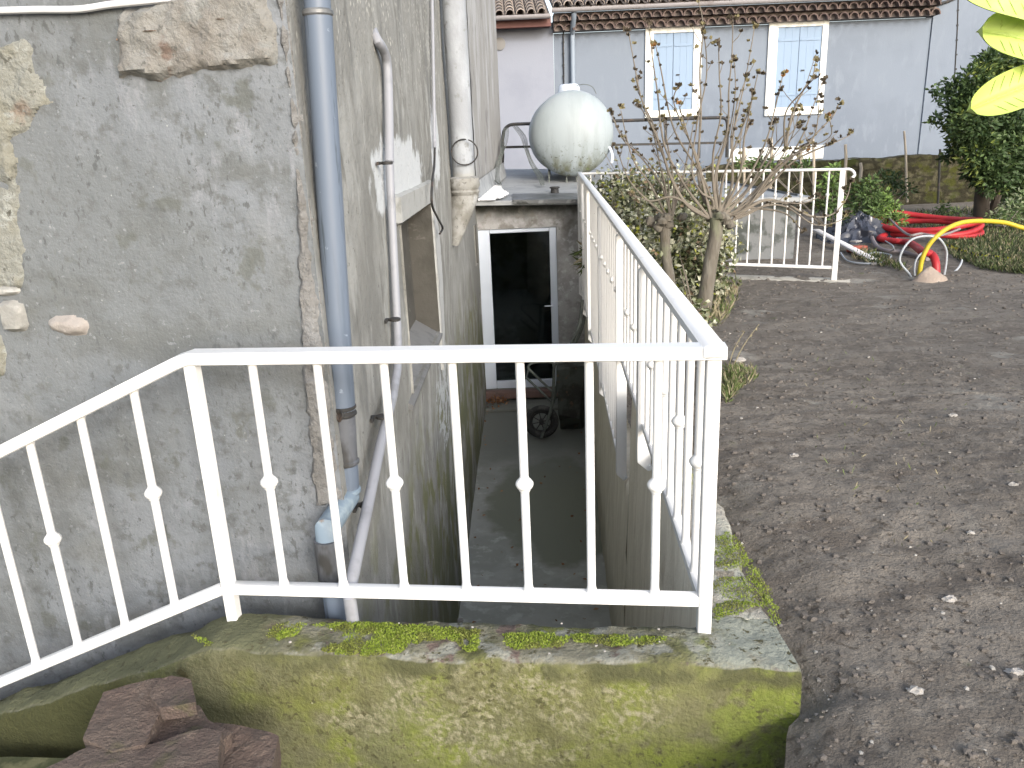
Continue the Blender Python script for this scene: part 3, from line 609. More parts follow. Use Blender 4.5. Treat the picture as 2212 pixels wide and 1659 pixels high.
def ptop(x, y): return atZ(x, y, WT)
mb = MB()
def moss_patch(mb, D, N, z=WT, hgt=.012):
    pts = [atZ(x, y, z) for x, y in D]; P = [(p.x, p.y) for p in pts]
    x0, x1 = min(p[0] for p in P), max(p[0] for p in P); y0, y1 = min(p[1] for p in P), max(p[1] for p in P)
    k = 0; tries = 0
    while k < N and tries < N * 20:
        tries += 1
        x, y = rnd.uniform(x0, x1), rnd.uniform(y0, y1)
        s = edgedist(x, y, P) * (1 if inpoly(x, y, P) else -1) + .012 * noise.noise(Vector((x * 40, y * 40, 1)))
        if s < 0 or noise.noise(Vector((x * 24, y * 24, 4))) < -.55: continue
        hh = hgt * min(1, s / .012) * (.6 + .5 * noise.noise(Vector((x * 30, y * 30, 8))))
        m = 0 if noise.noise(Vector((x * 18, y * 18, 2))) > -.1 else 1
        if rnd.random() < .16: m = 2
        a = rnd.uniform(0, 6.28); t = Vector((math.cos(a) * .8, math.sin(a) * .8, rnd.uniform(.5, 1.6)))
        mb.leaf((x, y, z + hh * rnd.uniform(-.2, 1)), rnd.uniform(.004, .008), .0032, t, m); k += 1
for D, N in (([(572, 1352), (625, 1346), (665, 1352), (640, 1372), (600, 1388), (575, 1370)], 1700),
             ([(662, 1352), (760, 1345), (860, 1350), (960, 1357), (1030, 1362), (1035, 1408), (1010, 1412), (975, 1380), (890, 1392), (870, 1408), (800, 1420), (720, 1412), (690, 1402), (740, 1385), (735, 1368)], 10000),
             ([(1085, 1372), (1160, 1366), (1230, 1378), (1215, 1398), (1130, 1404), (1090, 1394)], 2200), ([(1230, 1371), (1480, 1378), (1470, 1390), (1330, 1398), (1240, 1386)], 2200),
             ([(415, 1372), (470, 1392), (440, 1400)], 160)):
    moss_patch(mb, D, N)
tag(mb.build('moss', MOSSG, par, smooth=False), 'bright green moss cushions along the top of the wall', kind='stuff')

ret = thing('retaining_wall', (.6, 3, FLOOR), 'damp rendered retaining wall along the right side of the passage', 'wall')
def wf(Y, z):   # passage face
    t = (z - FLOOR) / (.09 - FLOOR); return lerp(.302 + .0663 * Y, gx(Y) + .03, min(1, t))
def wtop(Y): return .09 if Y < NEAR_END else -.47
mb = MB(); Ys = frange(1.75, NEAR_END, .025)
TH = .155
def nsec(Y):
    o = [(wf(Y, z), z) for z in frange(FLOOR, WT - .03, .12)]; x0 = wf(Y, WT)
    o += [(x0 + .004, WT - .008)] + [(x0 + .012 + (TH - .02) * t, WT) for t in [i / 9 for i in range(10)]] + [(x0 + TH + .004, WT - .012), (x0 + TH + .008, WT - .3)]
    return o
secs = [nsec(Y) for Y in Ys]; n_ = len(secs[0])
for Y, s in zip(Ys, secs):
    for i, (x, z) in enumerate(s):
        q = Vector((x, Y, z)); k = .006 * noise.noise(q * 6) + .006 * noise.noise(q * 20) + .004 * noise.noise(q * 50)
        e = .05 * noise.noise(Vector((0, Y * 2.3, 5))) + .02 * noise.noise(Vector((0, Y * 9, 5))) if i >= n_ - 3 else 0
        mb.v.append((x + k * .6 + e * .6, Y, z + (k if i > n_ - 14 else 0)))
for i in range(len(Ys) - 1):
    for j in range(n_ - 1): mb.f.append([i * n_ + j, i * n_ + j + 1, (i + 1) * n_ + j + 1, (i + 1) * n_ + j]); mb.m.append(0 if j < n_ - 14 else 1)
mb.f.append([j for j in range(n_)]); mb.m.append(0); mb.f.append([(len(Ys) - 1) * n_ + j for j in range(n_)][::-1]); mb.m.append(1)
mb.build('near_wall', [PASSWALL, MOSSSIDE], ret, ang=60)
mb = MB(); Ys = frange(NEAR_END + .002, 9.42, .1)
def fsec(Y): return [(wf(Y, z), z) for z in frange(FLOOR, -.49, .12)] + [(wf(Y, -.49) + .015, -.47), (gx(Y) + .13, -.47), (gx(Y) + .14, -.9)]
secs = [fsec(Y) for Y in Ys]; n_ = len(secs[0])
for Y, s in zip(Ys, secs):
    for i, (x, z) in enumerate(s):
        q = Vector((x, Y, z)); k = .012 * noise.noise(q * 4) + .008 * noise.noise(q * 13); mb.v.append((x + k, Y, z + (k if i > n_ - 4 else 0)))
for i in range(len(Ys) - 1):
    for j in range(n_ - 1): mb.f.append([i * n_ + j, i * n_ + j + 1, (i + 1) * n_ + j + 1, (i + 1) * n_ + j]); mb.m.append(0)
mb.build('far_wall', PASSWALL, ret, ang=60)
mb = MB()
for D, N in (([(1548, 1160), (1575, 1150), (1600, 1170), (1625, 1215), (1570, 1235), (1545, 1225)], 1500), ([(1545, 1250), (1630, 1245), (1665, 1290), (1660, 1318), (1600, 1300), (1545, 1290)], 1100),
             ([(1540, 1305), (1600, 1298), (1640, 1308), (1600, 1325), (1545, 1345)], 800), ([(1600, 1215), (1640, 1230), (1690, 1340), (1670, 1365), (1650, 1300)], 700)):
    moss_patch(mb, D, N)
tag(mb.build('moss', MOSSG, ret, smooth=False), 'green moss and lichen on the top of the retaining wall', kind='stuff')

# ------------------------------------------------------------------ railings
BR = .0108
def bar(parent, x, y, z0, z1, knob=None, r=BR):
    mb = MB(); mb.tube([(x, y, z0), (x, y, z0 + .008), (x, y, z0 + .018), (x, y, z1 - .018), (x, y, z1 - .008), (x, y, z1)], [r * 1.35, r * 1.2, r, r, r * 1.2, r * 1.35], 12, caps=False)
    b = mb.build('baluster', PAINT, parent)
    if knob is not None:
        mb = MB(); mb.lathe([(r * 1.02, -.022), (r * 1.3, -.018), (r * 1.3, -.015), (r * 1.75, -.010), (r * 2.05, -.003), (r * 2.0, .003), (r * 1.65, .009), (r * 1.25, .013), (r * 1.02, .018)], (x, y, knob), n=18)
        mb.build('knob', PAINT, b)
def rp(x, y): return onpl(x, y, RA, RB)
C0 = Vector((RB[0], RB[1], .832)); B0 = rp(402, 752); B0.z = .832; S0 = rp(-420, 1183)
fr = thing('railing', (-.2, 1.75, .09), 'white front railing with sloping left end on the mossy low wall', 'railing')
n2 = Vector((-FN.y, FN.x, 0))
up = (0, 0, 1)
mb = MB()
# one mitred handrail: sweep a rounded flat section along the bend
sec = [(-.027, -.017), (-.027, .007), (-.023, .011), (.023, .011), (.027, .007), (.027, -.017), (.022, -.020), (-.022, -.020)]
ptsr = [S0, B0 + (S0 - B0) * .02, B0 + (C0 - B0) * .008, C0 + (C0 - B0).normalized() * .026]
k0 = 0
for i, p in enumerate(ptsr):
    t = (ptsr[min(i + 1, 3)] - ptsr[max(i - 1, 0)]).normalized(); sd_ = Vector((FN.x, FN.y, 0)); u_ = t.cross(sd_) * -1
    if u_.z < 0: u_ = -u_
    for a, b in sec: mb.v.append(tuple(p + sd_ * a + u_ * b))
for i in range(3):
    for j in range(8): mb.f.append([i * 8 + j, i * 8 + (j + 1) % 8, (i + 1) * 8 + (j + 1) % 8, (i + 1) * 8 + j]); mb.m.append(0)
mb.f.append(list(range(8))); mb.m.append(0); mb.f.append([24 + j for j in range(7, -1, -1)]); mb.m.append(0)
mb.build('handrail', PAINT, fr, ang=25)
zb0 = .186
pl = rp(491, 1262); sb = rp(-420, 1649)
mb = MB(); mb.beam(Vector((pl.x + .012, ry(pl.x), zb0)), Vector((RB[0] - .014, ry(RB[0] - .014), zb0)), .030, .030, bev=.003); mb.build('bottom_rail', PAINT, fr)
mb = MB(); mb.beam(Vector((pl.x - .012, ry(pl.x), zb0)), sb, .030, .028, bev=.003); mb.build('bottom_rail', PAINT, fr)
mb = MB(); mb.box((pl.x + .004, ry(pl.x), (.07 + .82) / 2), (.030, .034, .75), math.atan2(-.12, 1), bev=.004); mb.build('post', PAINT, fr)
mb = MB(); mb.box((RB[0], RB[1] + .002, (.06 + .82) / 2), (.033, .040, .76), math.atan2(-.12, 1), bev=.004); mb.build('post', PAINT, fr)
slope_b = (sb.z - zb0) / (sb.x - pl.x); slope_t = (S0.z - B0.z) / (S0.x - B0.x)
for k, px in enumerate((612, 741, 873, 1008, 1142, 1278, 1414)):
    x = rp(px, 1252 + (px - 612) * .045).x
    bar(fr, x, ry(x), zb0 + .014, .821, .498 if k % 2 == 0 else None)
for k, (px, py) in enumerate(((376, 1295), (269, 1341), (167, 1384), (76, 1420), (-22, 1462), (-128, 1507), (-242, 1556), (-345, 1604))):
    x = rp(px, py).x; k0_ = rp(335, 1062); kz = k0_.z + slope_t * (x - k0_.x)
    bar(fr, x, ry(x), zb0 + slope_b * (x - pl.x) + .012, B0.z + slope_t * (x - B0.x) - .010, kz if k % 2 == 0 else None)

xe = sb.x + .02; mb = MB(); mb.box((xe, ry(xe), B0.z + slope_t * (xe - B0.x) - .46), (.030, .034, .88), math.atan2(-.12, 1), bev=.004); mb.build('post', PAINT, fr)
sf = thing('railing', (.6, 5, .1), 'long white side railing running down the passage on the retaining wall', 'railing')
FARY = 9.1; ztop = lambda Y: .834 + (.909 - .834) * (Y - 1.7) / (FARY - 1.7)
def G(Y, z): return Vector((gx(Y), Y, z))
mb = MB(); mb.beam(G(1.7 - .030, ztop(1.67) - .002), G(FARY + .02, ztop(FARY)), .054, .030, bev=.005); mb.build('handrail', PAINT, sf)
Z1 = .182; Z2 = -.43
posts = [(2.93, -.0), (3.93, -.50), (5.42, -.52), (7.0, -.52), (8.1, -.52), (FARY, -.5)]
mb = MB(); mb.beam(G(1.725, Z1), G(3.915, Z1 + .02), .028, .028, bev=.003); mb.build('bottom_rail', PAINT, sf)
mb = MB(); mb.beam(G(3.945, Z2), G(FARY, Z2 + .06), .028, .028, bev=.003); mb.build('bottom_rail', PAINT, sf)
for Y, z in posts:
    mb = MB(); dx, t = .027, .008
    pr = [(-dx, ztop(Y) - .035), (-dx + .022, ztop(Y) - .012), (dx, ztop(Y) - .012), (dx, z), (dx - .012, z), (-dx, z + .04)]
    a = [Vector((gx(Y) + u - .004, Y - .018, v)) for u, v in pr]; b = [Vector((gx(Y) + u - .004, Y + .018, v)) for u, v in pr]
    mb.add(a + b, [tuple(range(6)), tuple(range(11, 5, -1))] + [(i, i + 6, (i + 1) % 6 + 6, (i + 1) % 6) for i in range(6)])
    mb.lathe([(.009, -.004), (.009, .03)], (gx(Y) + .02, Y - .03, z + .02), axis=(0, 1, 0), n=8)
    mb.build('post', PAINT, sf, smooth=False)
Y = 1.822; k = 0
while Y < FARY - .05:
    if min(abs(Y - p[0]) for p in posts) > .045:
        bar(sf, gx(Y), Y, (Z1 if Y < 3.93 else Z2) + .012, ztop(Y) - .010, .508 if k % 2 == 0 else None, .0115)
    Y += .1475; k += 1

ff = thing('railing', (2.2, 8.5, -.2), 'white far railing with a curled end in front of the grey outbuilding', 'railing')
Fa = G(FARY, ztop(FARY)); Fb = atY(1821, 366, 7.9)
fb_ = atY(1810, 578, 7.9); fp_ = atY(1808, 604, 7.9)
def FX(t, z): p = Fa.lerp(Fb, t); return Vector((p.x, p.y, z))
mb = MB(); mb.beam(Fa + Vector((.03, -.012, 0)), Fb, .045, .026, bev=.006)
crl = smooth_path([Fb, atY(1834, 365.5, 7.87), atY(1843, 370, 7.85), atY(1846, 378, 7.84), atY(1841, 384, 7.84)], 5); mb.tube(crl, .013, 8); mb.build('handrail', PAINT, ff)
mb = MB(); mb.beam(FX(.03, fb_.z + .02), FX(.995, fb_.z), .03, .03, bev=.004); mb.build('bottom_rail', PAINT, ff)
mb = MB(); mb.box(((Fb.x), Fb.y, (fp_.z + Fb.z) / 2 - .01), (.05, .05, Fb.z - fp_.z), R(-26), bev=.005); mb.build('post', PAINT, ff)
L_ = (Fb - Fa).length; n_ = 22; kz = atY(1737, 421, 8.05).z
for k in range(1, n_):
    t = 1 - k / n_
    p = FX(t, 0); bar(ff, p.x, p.y, fb_.z + .01, Fa.z + (Fb.z - Fa.z) * t - .01, kz if k % 2 == 1 else None, .0095)
mb = MB(); a, b = FX(.25, fp_.z - .06), FX(1.06, fp_.z - .06); mb.beam(a, b, .26, .12, bev=.015)
tag(mb.build('curb', CURB), 'concrete curb strip under the far railing beside the bare soil', 'curb')

# ------------------------------------------------------------------ outbuilding at the end of the passage
PY = 9.40
ob = thing('outbuilding', (1.5, 10.5, FLOOR), 'low concrete outbuilding with a sheet roof and glazed door at the passage end', 'outbuilding')
dl, dr = atY(1031, 498, PY).x, atY(1202, 500, PY).x; dz1, dz0 = .30, -1.69
mb = MB(); XR = 3.45; wtz = lambda x, z: min(z, .645 - .03 * (x + .36) - .045) if z > .4 else z
xs = [-.45] + frange(dl, dr, .2) + frange(dr, XR, .15)[1:]; zs = frange(FLOOR - .05, dz0, .1) + frange(dz0, dz1, .1)[1:] + frange(dz1, .60, .06)[1:]
for j in range(len(zs) - 1):
    for i in range(len(xs) - 1):
        xc, zc = (xs[i] + xs[i + 1]) / 2, (zs[j] + zs[j + 1]) / 2
        if dl < xc < dr and dz0 < zc < dz1: continue
        mb.quad(*[(x, PY + .008 * nz((x, 0, z), 2.5) * (0 if abs(x - dl) < .01 or abs(x - dr) < .01 else 1), wtz(x, z)) for x, z in ((xs[i], zs[j]), (xs[i + 1], zs[j]), (xs[i + 1], zs[j + 1]), (xs[i], zs[j + 1]))])
for (a, b) in (((dl, dz0), (dr, dz0)), ((dr, dz0), (dr, dz1)), ((dr, dz1), (dl, dz1)), ((dl, dz1), (dl, dz0))):
    mb.quad((a[0], PY, a[1]), (b[0], PY, b[1]), (b[0], PY + .25, b[1]), (a[0], PY + .25, a[1]))
mb.quad((XR, PY, -1), (XR, 12.8, -1), (XR, 12.8, .56), (XR, PY, .56))
mb.build('wall', PORCH, ob, smooth=False)
mb = MB()  # dark room behind the door
for f in (((dl - .3, PY + .25, -1.9), (dr + .5, PY + .25, -1.9), (dr + .5, 12.5, -1.9), (dl - .3, 12.5, -1.9)), ((dl - .3, 12.5, -1.9), (dr + .5, 12.5, -1.9), (dr + .5, 12.5, .5), (dl - .3, 12.5, .5)),
          ((dl - .3, PY + .25, -1.9), (dl - .3, 12.5, -1.9), (dl - .3, 12.5, .5), (dl - .3, PY + .25, .5)), ((dr + .5, PY + .25, -1.9), (dr + .5, 12.5, -1.9), (dr + .5, 12.5, .5), (dr + .5, PY + .25, .5)),
          ((dl - .3, PY + .25, .5), (dr + .5, PY + .25, .5), (dr + .5, 12.5, .5), (dl - .3, 12.5, .5)),
          ((dl - .3, PY + .26, -1.9), (dl, PY + .26, -1.9), (dl, PY + .26, .5), (dl - .3, PY + .26, .5)), ((dr, PY + .26, -1.9), (dr + .5, PY + .26, -1.9), (dr + .5, PY + .26, .5), (dr, PY + .26, .5)), ((dl, PY + .26, dz1), (dr, PY + .26, dz1), (dr, PY + .26, .5), (dl, PY + .26, .5))):
    mb.quad(*f)
mb.build('interior', DARK, ob, smooth=False)
dY = PY + .045
door = None
mb = MB()
gl, gr = atY(1057, 510, dY).x + .005, atY(1186, 510, dY).x; g1, g0 = dz1 - .055, dz0 + .10
for c, s in ((((dl + gl) / 2, dY, (dz0 + dz1) / 2), (gl - dl - .004, .06, dz1 - dz0 - .004)), (((dr + gr) / 2, dY, (dz0 + dz1) / 2), (dr - gr - .004, .06, dz1 - dz0 - .004)),
             (((gl + gr) / 2, dY, (g1 + dz1) / 2), (gr - gl - .002, .056, dz1 - g1 - .004)), (((gl + gr) / 2, dY, (g0 + dz0) / 2), (gr - gl - .002, .056, g0 - dz0 - .004))):
    mb.box(c, s, bev=.006)
door = mb.build('door', PVC, ob)
mb = MB(); mb.box(((gl + gr) / 2, dY + .01, (g0 + g1) / 2), (gr - gl - .003, .012, g1 - g0 - .003)); mb.build('pane', GLASS, door, smooth=False)
mb = MB(); h0 = atY(1192, 660, dY - .05); mb.box((h0.x + .005, dY - .034, h0.z - .02), (.03, .008, .16), bev=.003); mb.tube([(h0.x + .005, dY - .03, h0.z), (h0.x + .005, dY - .075, h0.z), (h0.x - .09, dY - .08, h0.z + .003)], .009, 8); mb.build('handle', PVC, door)
mb = MB(); mb.box(((dl + dr) / 2 + .02, PY - .03, dz0 - .055), (dr - dl + .08, .14, .10), bev=.01); mb.build('threshold', mat('clay_sill', (.17, .11, .095), .85, [(('n', 12, .5, .7), (.12, .09, .08))]), ob)
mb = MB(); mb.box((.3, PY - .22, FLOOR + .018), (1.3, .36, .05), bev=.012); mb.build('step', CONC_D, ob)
# roof sheets
def rz_(x, Y): return .645 - .03 * (x + .36) + .062 * max(0, Y - 9.2) * (1 - sst(1.4, 2.2, x))
mb = MB(); 
for x0, x1 in ((-.40, .55), (.552, 1.45), (1.452, 2.35), (2.352, 3.55)):
    mb.grid(lambda x, Y: (x, Y, rz_(x, Y) + .012 * (1 if abs(x - x1) < .01 else 0) + .004 * nz((x, Y, 0), 3)), frange(x0, x1, .15), frange(9.2, 12.9, .2))
    a = [(x, 9.2, rz_(x, 9.2) - .045) for x in frange(x0, x1, .15)]; b = [(x, 9.2, rz_(x, 9.2) + .004) for x in frange(x0, x1, .15)]
    for i in range(len(a) - 1): mb.quad(a[i], a[i + 1], b[i + 1], b[i])
mb.quad(*[(x, Y, rz_(x, Y) - .05) for x, Y in ((-.4, 9.2), (-.4, 12.9), (3.55, 12.9), (3.55, 9.2))])
mb.quad((3.55, 9.2, .47), (3.55, 12.9, .47), (3.55, 12.9, .53), (3.55, 9.2, .53))
mb.build('roof', ROOFSH, ob, smooth=False)
mb = MB(); mb.grid(lambda x, Y: (x, Y, rz_(x, Y) + .014 + .004 * nz((x, Y, 0), 9)), frange(atY(1108, 425, 9.25).x, atY(1254, 425, 9.25).x, .06), frange(9.17, 9.75, .05)); 
xa_, xb2 = atY(1108, 425, 9.25).x, atY(1254, 425, 9.25).x
mb.quad((xa_, 9.17, rz_(xa_, 9.17) - .03), (xb2, 9.17, rz_(xb2, 9.17) - .03), (xb2, 9.17, rz_(xb2, 9.17) + .014), (xa_, 9.17, rz_(xa_, 9.17) + .014))
mb.build('gutter_sheet', ZINC, ob)
mb = MB(); plaq = [(-.335, 9.165), (-.10, 9.165), (.02, 9.45), (.06, 9.7), (-.01, 10.0), (-.05, 10.5), (-.33, 10.6)]
plaque(mb, [Vector((x, Y, rz_(0, Y) + .028)) for x, Y in plaq], Vector((1, 0, 0)), Vector((0, 1, .062)).normalized(), Vector((0, -.062, 1)).normalized(), .010, .01, .02, .006, .02, seed=4)
mb.build('white_coating', WHITEP, ob)
mb = MB(); mb.grid(lambda t, h_: (lerp(sx(9.2) + .02, xb + .02, t) + h_ * .035, lerp(9.2, yb, t), rz_(0, lerp(9.2, yb, t)) + .02 + .20 * (1 - h_) + .008 * nz((t * 4, h_, 0), 3)), frange(0, 1, .06), [0, .5, 1]); mb.build('flashing', ROOFSH, ob)
v0 = atY(1198, 401, 9.9)
mb = MB(); mb.lathe([(.055, -.06), (.05, 0), (.045, .02), (.062, .025), (.062, .04), (.05, .045)], (v0.x, 9.9, rz_(v0.x, 9.9) + .03), n=14); mb.build('vent', IRON, ob)

# gas tank standing on the roof
TY, tr = 11.0, .552; tc = atY(1236, 289, TY)
tk = thing('gas_tank', (tc.x, TY + .6, tc.z - tr - .05), 'white round ended gas tank streaked with green grime on the outbuilding roof', 'tank')
pr = [(tr * math.cos(a) if a < R(89) else .004, -.31 * math.sin(a)) for a in [R(89.5 - 6 * i) for i in range(15)]] + [(tr, 0), (tr, .05), (tr, 1.0)] + [(tr * math.cos(R(a)), 1.0 + .31 * math.sin(R(a))) for a in range(10, 90, 13)]
mb = MB(); mb.lathe(pr, (tc.x, TY, tc.z), axis=(0, 1, 0), n=64); mb.build('tank_body', TANKM, tk)
h1 = atY(1229, 182, TY + .5)
mb = MB(); mb.lathe([(.165, -.27), (.150, -.06), (.135, -.02), (.11, 0), (.03, .004)], (h1.x, TY + .5, h1.z), n=24); mb.build('hood', PVC, tk)
for (px, dy) in ((1186, .05), (1224, .0), (1188, .95), (1262, .95), (1246, .02)):
    p = atY(px, 380, TY + dy); mb = MB(); zt_ = tc.z - math.sqrt(max(0, tr * tr - (p.x - tc.x) ** 2)) + .02
    mb.beam((p.x, TY + dy, rz_(p.x, TY + dy) - .01), (p.x, TY + dy, zt_), .02, .02, up=(0, 1, 0)); mb.build('leg', IRONG, tk)
mb = MB(); q = atY(1312, 335, TY - .1); mb.tube(smooth_path([atY(1300, 322, TY), atY(1315, 318, TY - .1), atY(1322, 335, TY - .1), atY(1321, 352, TY - .1)], 5), .022, 8); mb.build('valve_arm', PVC, tk)
mb = MB(); mb.tube(smooth_path([atY(1243, 186, TY + .4), atY(1262, 182, TY + .35), atY(1280, 188, TY + .35), atY(1288, 203, TY + .35)], 5), .005, 6); mb.build('wire', IRONG, tk)

# tubular bed frame behind the tank
BY = 12.3
bf = thing('bed_frame', (atY(1330, 340, BY).x, BY, .83), 'dark tubular metal frame with rounded corners standing behind the white tank', 'frame')
bp_ = lambda x, y: atY(x, y, BY)
mb = MB(); mb.tube([bp_(1084, 372)] + smooth_path([bp_(1086, 340), bp_(1086, 300), bp_(1090, 280), bp_(1102, 270), bp_(1118, 268)], 5) + smooth_path([bp_(1552, 254), bp_(1566, 256), bp_(1571, 266), bp_(1571, 290), bp_(1570, 340)], 5), .024, 8); mb.build('outer_tube', IRON, bf)
mb = MB(); mb.beam(bp_(1088, 318), bp_(1571, 308), .04, .035); mb.build('middle_rail', IRON, bf)
for x0, y0, x1, y1 in ((1322, 312, 1322, 345), (1438, 258, 1438, 309), (1510, 310, 1510, 342)):
    mb = MB(); mb.beam(bp_(x0, y0), bp_(x1, y1), .035, .035, up=(0, 1, 0)); mb.build('strut', IRON, bf)
for grp, lab in (([(1094, 276), (1090, 305), (1084, 330), (1074, 362), (1072, 385), (1080, 398)], 'bundle of thin wires hanging from the left end of the dark frame'), ([(1112, 272), (1130, 295), (1138, 325), (1150, 355), (1166, 380), (1172, 400)], 'loose wire mesh strip hanging just left of the white tank')):
    mb = MB()
    for k in range(6):
        pth = [atY(x + (k - 2.5) * (2.0 + .6 * math.sin(i * 2.1)), y + rnd.uniform(-1, 1), 11.6 - .25 * i) for i, (x, y) in enumerate(grp)]
        mb.tube(smooth_path(pth, 5), .0036, 5)
    tag(mb.build('wire_bundle', IRONG), lab, 'wire')

# ------------------------------------------------------------------ wheelbarrow tipped up on its nose beside the door
wc = atZ(1171, 950, FLOOR); WY = wc.y; wy = lambda x, y, d_=0.0: atY(x, y, WY + d_)
wb = thing('wheelbarrow', (wc.x, WY, FLOOR), 'old dark wheelbarrow tipped up on its nose against the right passage wall', 'wheelbarrow')
wr = .182; wcen = Vector((wc.x, WY, FLOOR + wr + .03))
wh = bpy.data.objects.new('wheel', None); col.objects.link(wh); wh.parent = wb
mb = MB(); mb.tube([wcen + Vector((math.cos(a) * wr * .84, 0, math.sin(a) * wr * .84)) for a in [2 * math.pi * i / 36 for i in range(36)]], .036, 10, closed=True); mb.build('tyre', RUBBER, wh)
mb = MB(); mb.tube([wcen + Vector((math.cos(a) * wr * .62, 0, math.sin(a) * wr * .62)) for a in [2 * math.pi * i / 36 for i in range(36)]], .014, 8, closed=True); mb.lathe([(.022, -.05), (.028, -.03), (.028, .03), (.022, .05)], wcen, axis=(0, 1, 0), n=14)
for k in range(8):
    a = 2 * math.pi * k / 8 + .2; mb.tube([wcen + Vector((math.cos(a) * .02, 0, math.sin(a) * .02)), wcen + Vector((math.cos(a) * wr * .6, 0, math.sin(a) * wr * .6))], .005, 6)
mb.build('rim', IRON, wh)
for dd in (-.10, .12):
    sh = 0 if dd < 0 else 8
    mb = MB(); mb.tube(smooth_path([wy(1169, 946, dd), wy(1190, 885, dd), wy(1196 + sh, 830, dd), wy(1198 + sh, 790, dd), wy(1215 + sh, 776, dd), wy(1238 + sh, 735, dd), wy(1252 + sh, 698, dd), wy(1258 + sh, 648, dd)], 5), .017, 8); mb.build('handle', IRONG, wb)
mb = MB(); mb.tube(smooth_path([wy(1198, 790, -.12), wy(1190, 783, -.12), wy(1155, 783, -.12), wy(1142, 790, -.12), wy(1142, 797, -.12)], 4) + [wy(1192, 845, -.12)], .013, 8); mb.build('leg', IRONG, wb)
mb = MB(); mb.tube([wy(1142, 797, .12), wy(1137, 816, .0), wy(1192, 868, -.12)], .013, 8); mb.build('leg', IRONG, wb)
# tray: an open pan seen from its underside
mb = MB(); base_q = [wy(1203, 800, 0), wy(1206, 895, .0), wy(1252, 905, .12), wy(1262, 790, .12)]
rim_q = [wy(1214, 770, .30), wy(1212, 925, .30), wy(1262, 935, .38), wy(1276, 745, .38)]
mb.add(base_q + rim_q, [(0, 3, 2, 1), (0, 1, 5, 4), (1, 2, 6, 5), (2, 3, 7, 6), (3, 0, 4, 7)])
mb.tube(rim_q, .012, 6, closed=True)
mb.build('tray', mat('tray_metal', (.075, .085, .075), .7, [(('n', 6, .45, .62), (.04, .04, .036)), (('n', 14, .58, .68), (.12, .085, .06))]), wb, smooth=False)

# dry leaves swept into the doorway corner, fern on the wall
mb = MB()
for k in range(170):
    p = atZ(rnd.gauss(1072, 14), rnd.gauss(866, 8), FLOOR + .04); mb.leaf(p + Vector((0, 0, rnd.uniform(0, .07))), rnd.uniform(.03, .06), .03, m=rnd.choice((0, 0, 1)))
for k in range(70):
    Y_ = rnd.uniform(4.6, 9.2); x_ = lerp(sx(Y_) + .03, .3 + .066 * Y_, rnd.random() ** (2.5 if rnd.random() < .7 else .4)); mb.leaf((x_, Y_, FLOOR + .012), rnd.uniform(.02, .05), .025, Vector((rnd.gauss(0, 1), rnd.gauss(0, 1), rnd.uniform(0, .25))), m=rnd.choice((0, 0, 1)))
tag(mb.build('leaf_litter', DRYLEAF, smooth=False), 'brown dry leaves', 'leaves', kind='stuff')
mb = MB(); fo = Vector((wf(8.2, .1) - .01, 8.2, .12))
for k in range(46):
    t = Vector((rnd.uniform(-1, -.1), rnd.uniform(-1, .6), rnd.uniform(-.7, .7))); mb.leaf(fo + Vector((0, rnd.uniform(-.12, .12), rnd.uniform(-.15, .1))), rnd.uniform(.08, .22), .025, t, rnd.choice((0, 0, 1, 2)))
tag(mb.build('wall_fern', WEED, smooth=False), 'small fern sprouting from the retaining wall near the glazed door', 'plant')
for (px, py, s) in ((992, 1343, .022), (1025, 1348, .013)):
    p = atZ(px, py, FLOOR); mb = MB(); mb.blob(p + Vector((0, 0, .01)), (s * 1.3, s, s * .5), px, .5, 8, 6)
    tag(mb.build('paper_scrap', PEBBLE), 'larger white scrap on the passage floor by the mossy wall' if s > .02 else 'smaller white scrap on the passage floor by the mossy wall', 'scrap')

# ------------------------------------------------------------------ long house behind
HY = 17.0
def hp(x, y, dy=0.0): return atY(x, y, HY + dy)
bh = thing('row_house', (5, HY, -1), 'long pale lilac grey house with two shuttered windows behind the garden', 'house')
xL, xM, xC, xR = -2.5, hp(1196, 100).x, hp(2014, 30).x, 14.0
ze = hp(1500, 62).z + .02
W = [[(1394, 59), (1511, 250), (1411, 73), (1494, 236)], [(1661, 43), (1775, 246), (1680, 60), (1764, 229)]]
wins = []
for (a, b, c, d_) in W:
    wins.append((hp(*a).x, hp(*b).x, hp(*b).z, hp(*a).z, hp(*c).x, hp(*d_).x, hp(*d_).z, hp(*c).z))
xs = sorted([xM, xC] + [v for w_ in wins for v in (w_[4], w_[5])]); zs = sorted([-1.2, ze] + [v for w_ in wins for v in (w_[6], w_[7])])
mb = MB()
for i in range(len(xs) - 1):
    for j in range(len(zs) - 1):
        xc, zc = (xs[i] + xs[i + 1]) / 2, (zs[j] + zs[j + 1]) / 2
        if any(w_[4] < xc < w_[5] and w_[6] < zc < w_[7] for w_ in wins): continue
        mb.quad((xs[i], HY, zs[j]), (xs[i + 1], HY, zs[j]), (xs[i + 1], HY, zs[j + 1]), (xs[i], HY, zs[j + 1]))
for w_ in wins:
    x0, x1, z0, z1 = w_[4:]
    for (a, b) in (((x0, z0), (x1, z0)), ((x1, z0), (x1, z1)), ((x1, z1), (x0, z1)), ((x0, z1), (x0, z0))):
        mb.quad((a[0], HY, a[1]), (b[0], HY, b[1]), (b[0], HY + .2, b[1]), (a[0], HY + .2, a[1]))
    mb.quad((x0, HY + .2, z0), (x1, HY + .2, z0), (x1, HY + .2, z1), (x0, HY + .2, z1))
mb.build('wall', FACADE, bh, smooth=False)
mb = MB(); mb.box(((xL + xM) / 2, HY + .13, 1.2), (xM - xL - .01, .3, 4.6)); o = mb.build('wall', FACADE2, bh, smooth=False); o['label'] = 'paler left bay of the rendered facade'
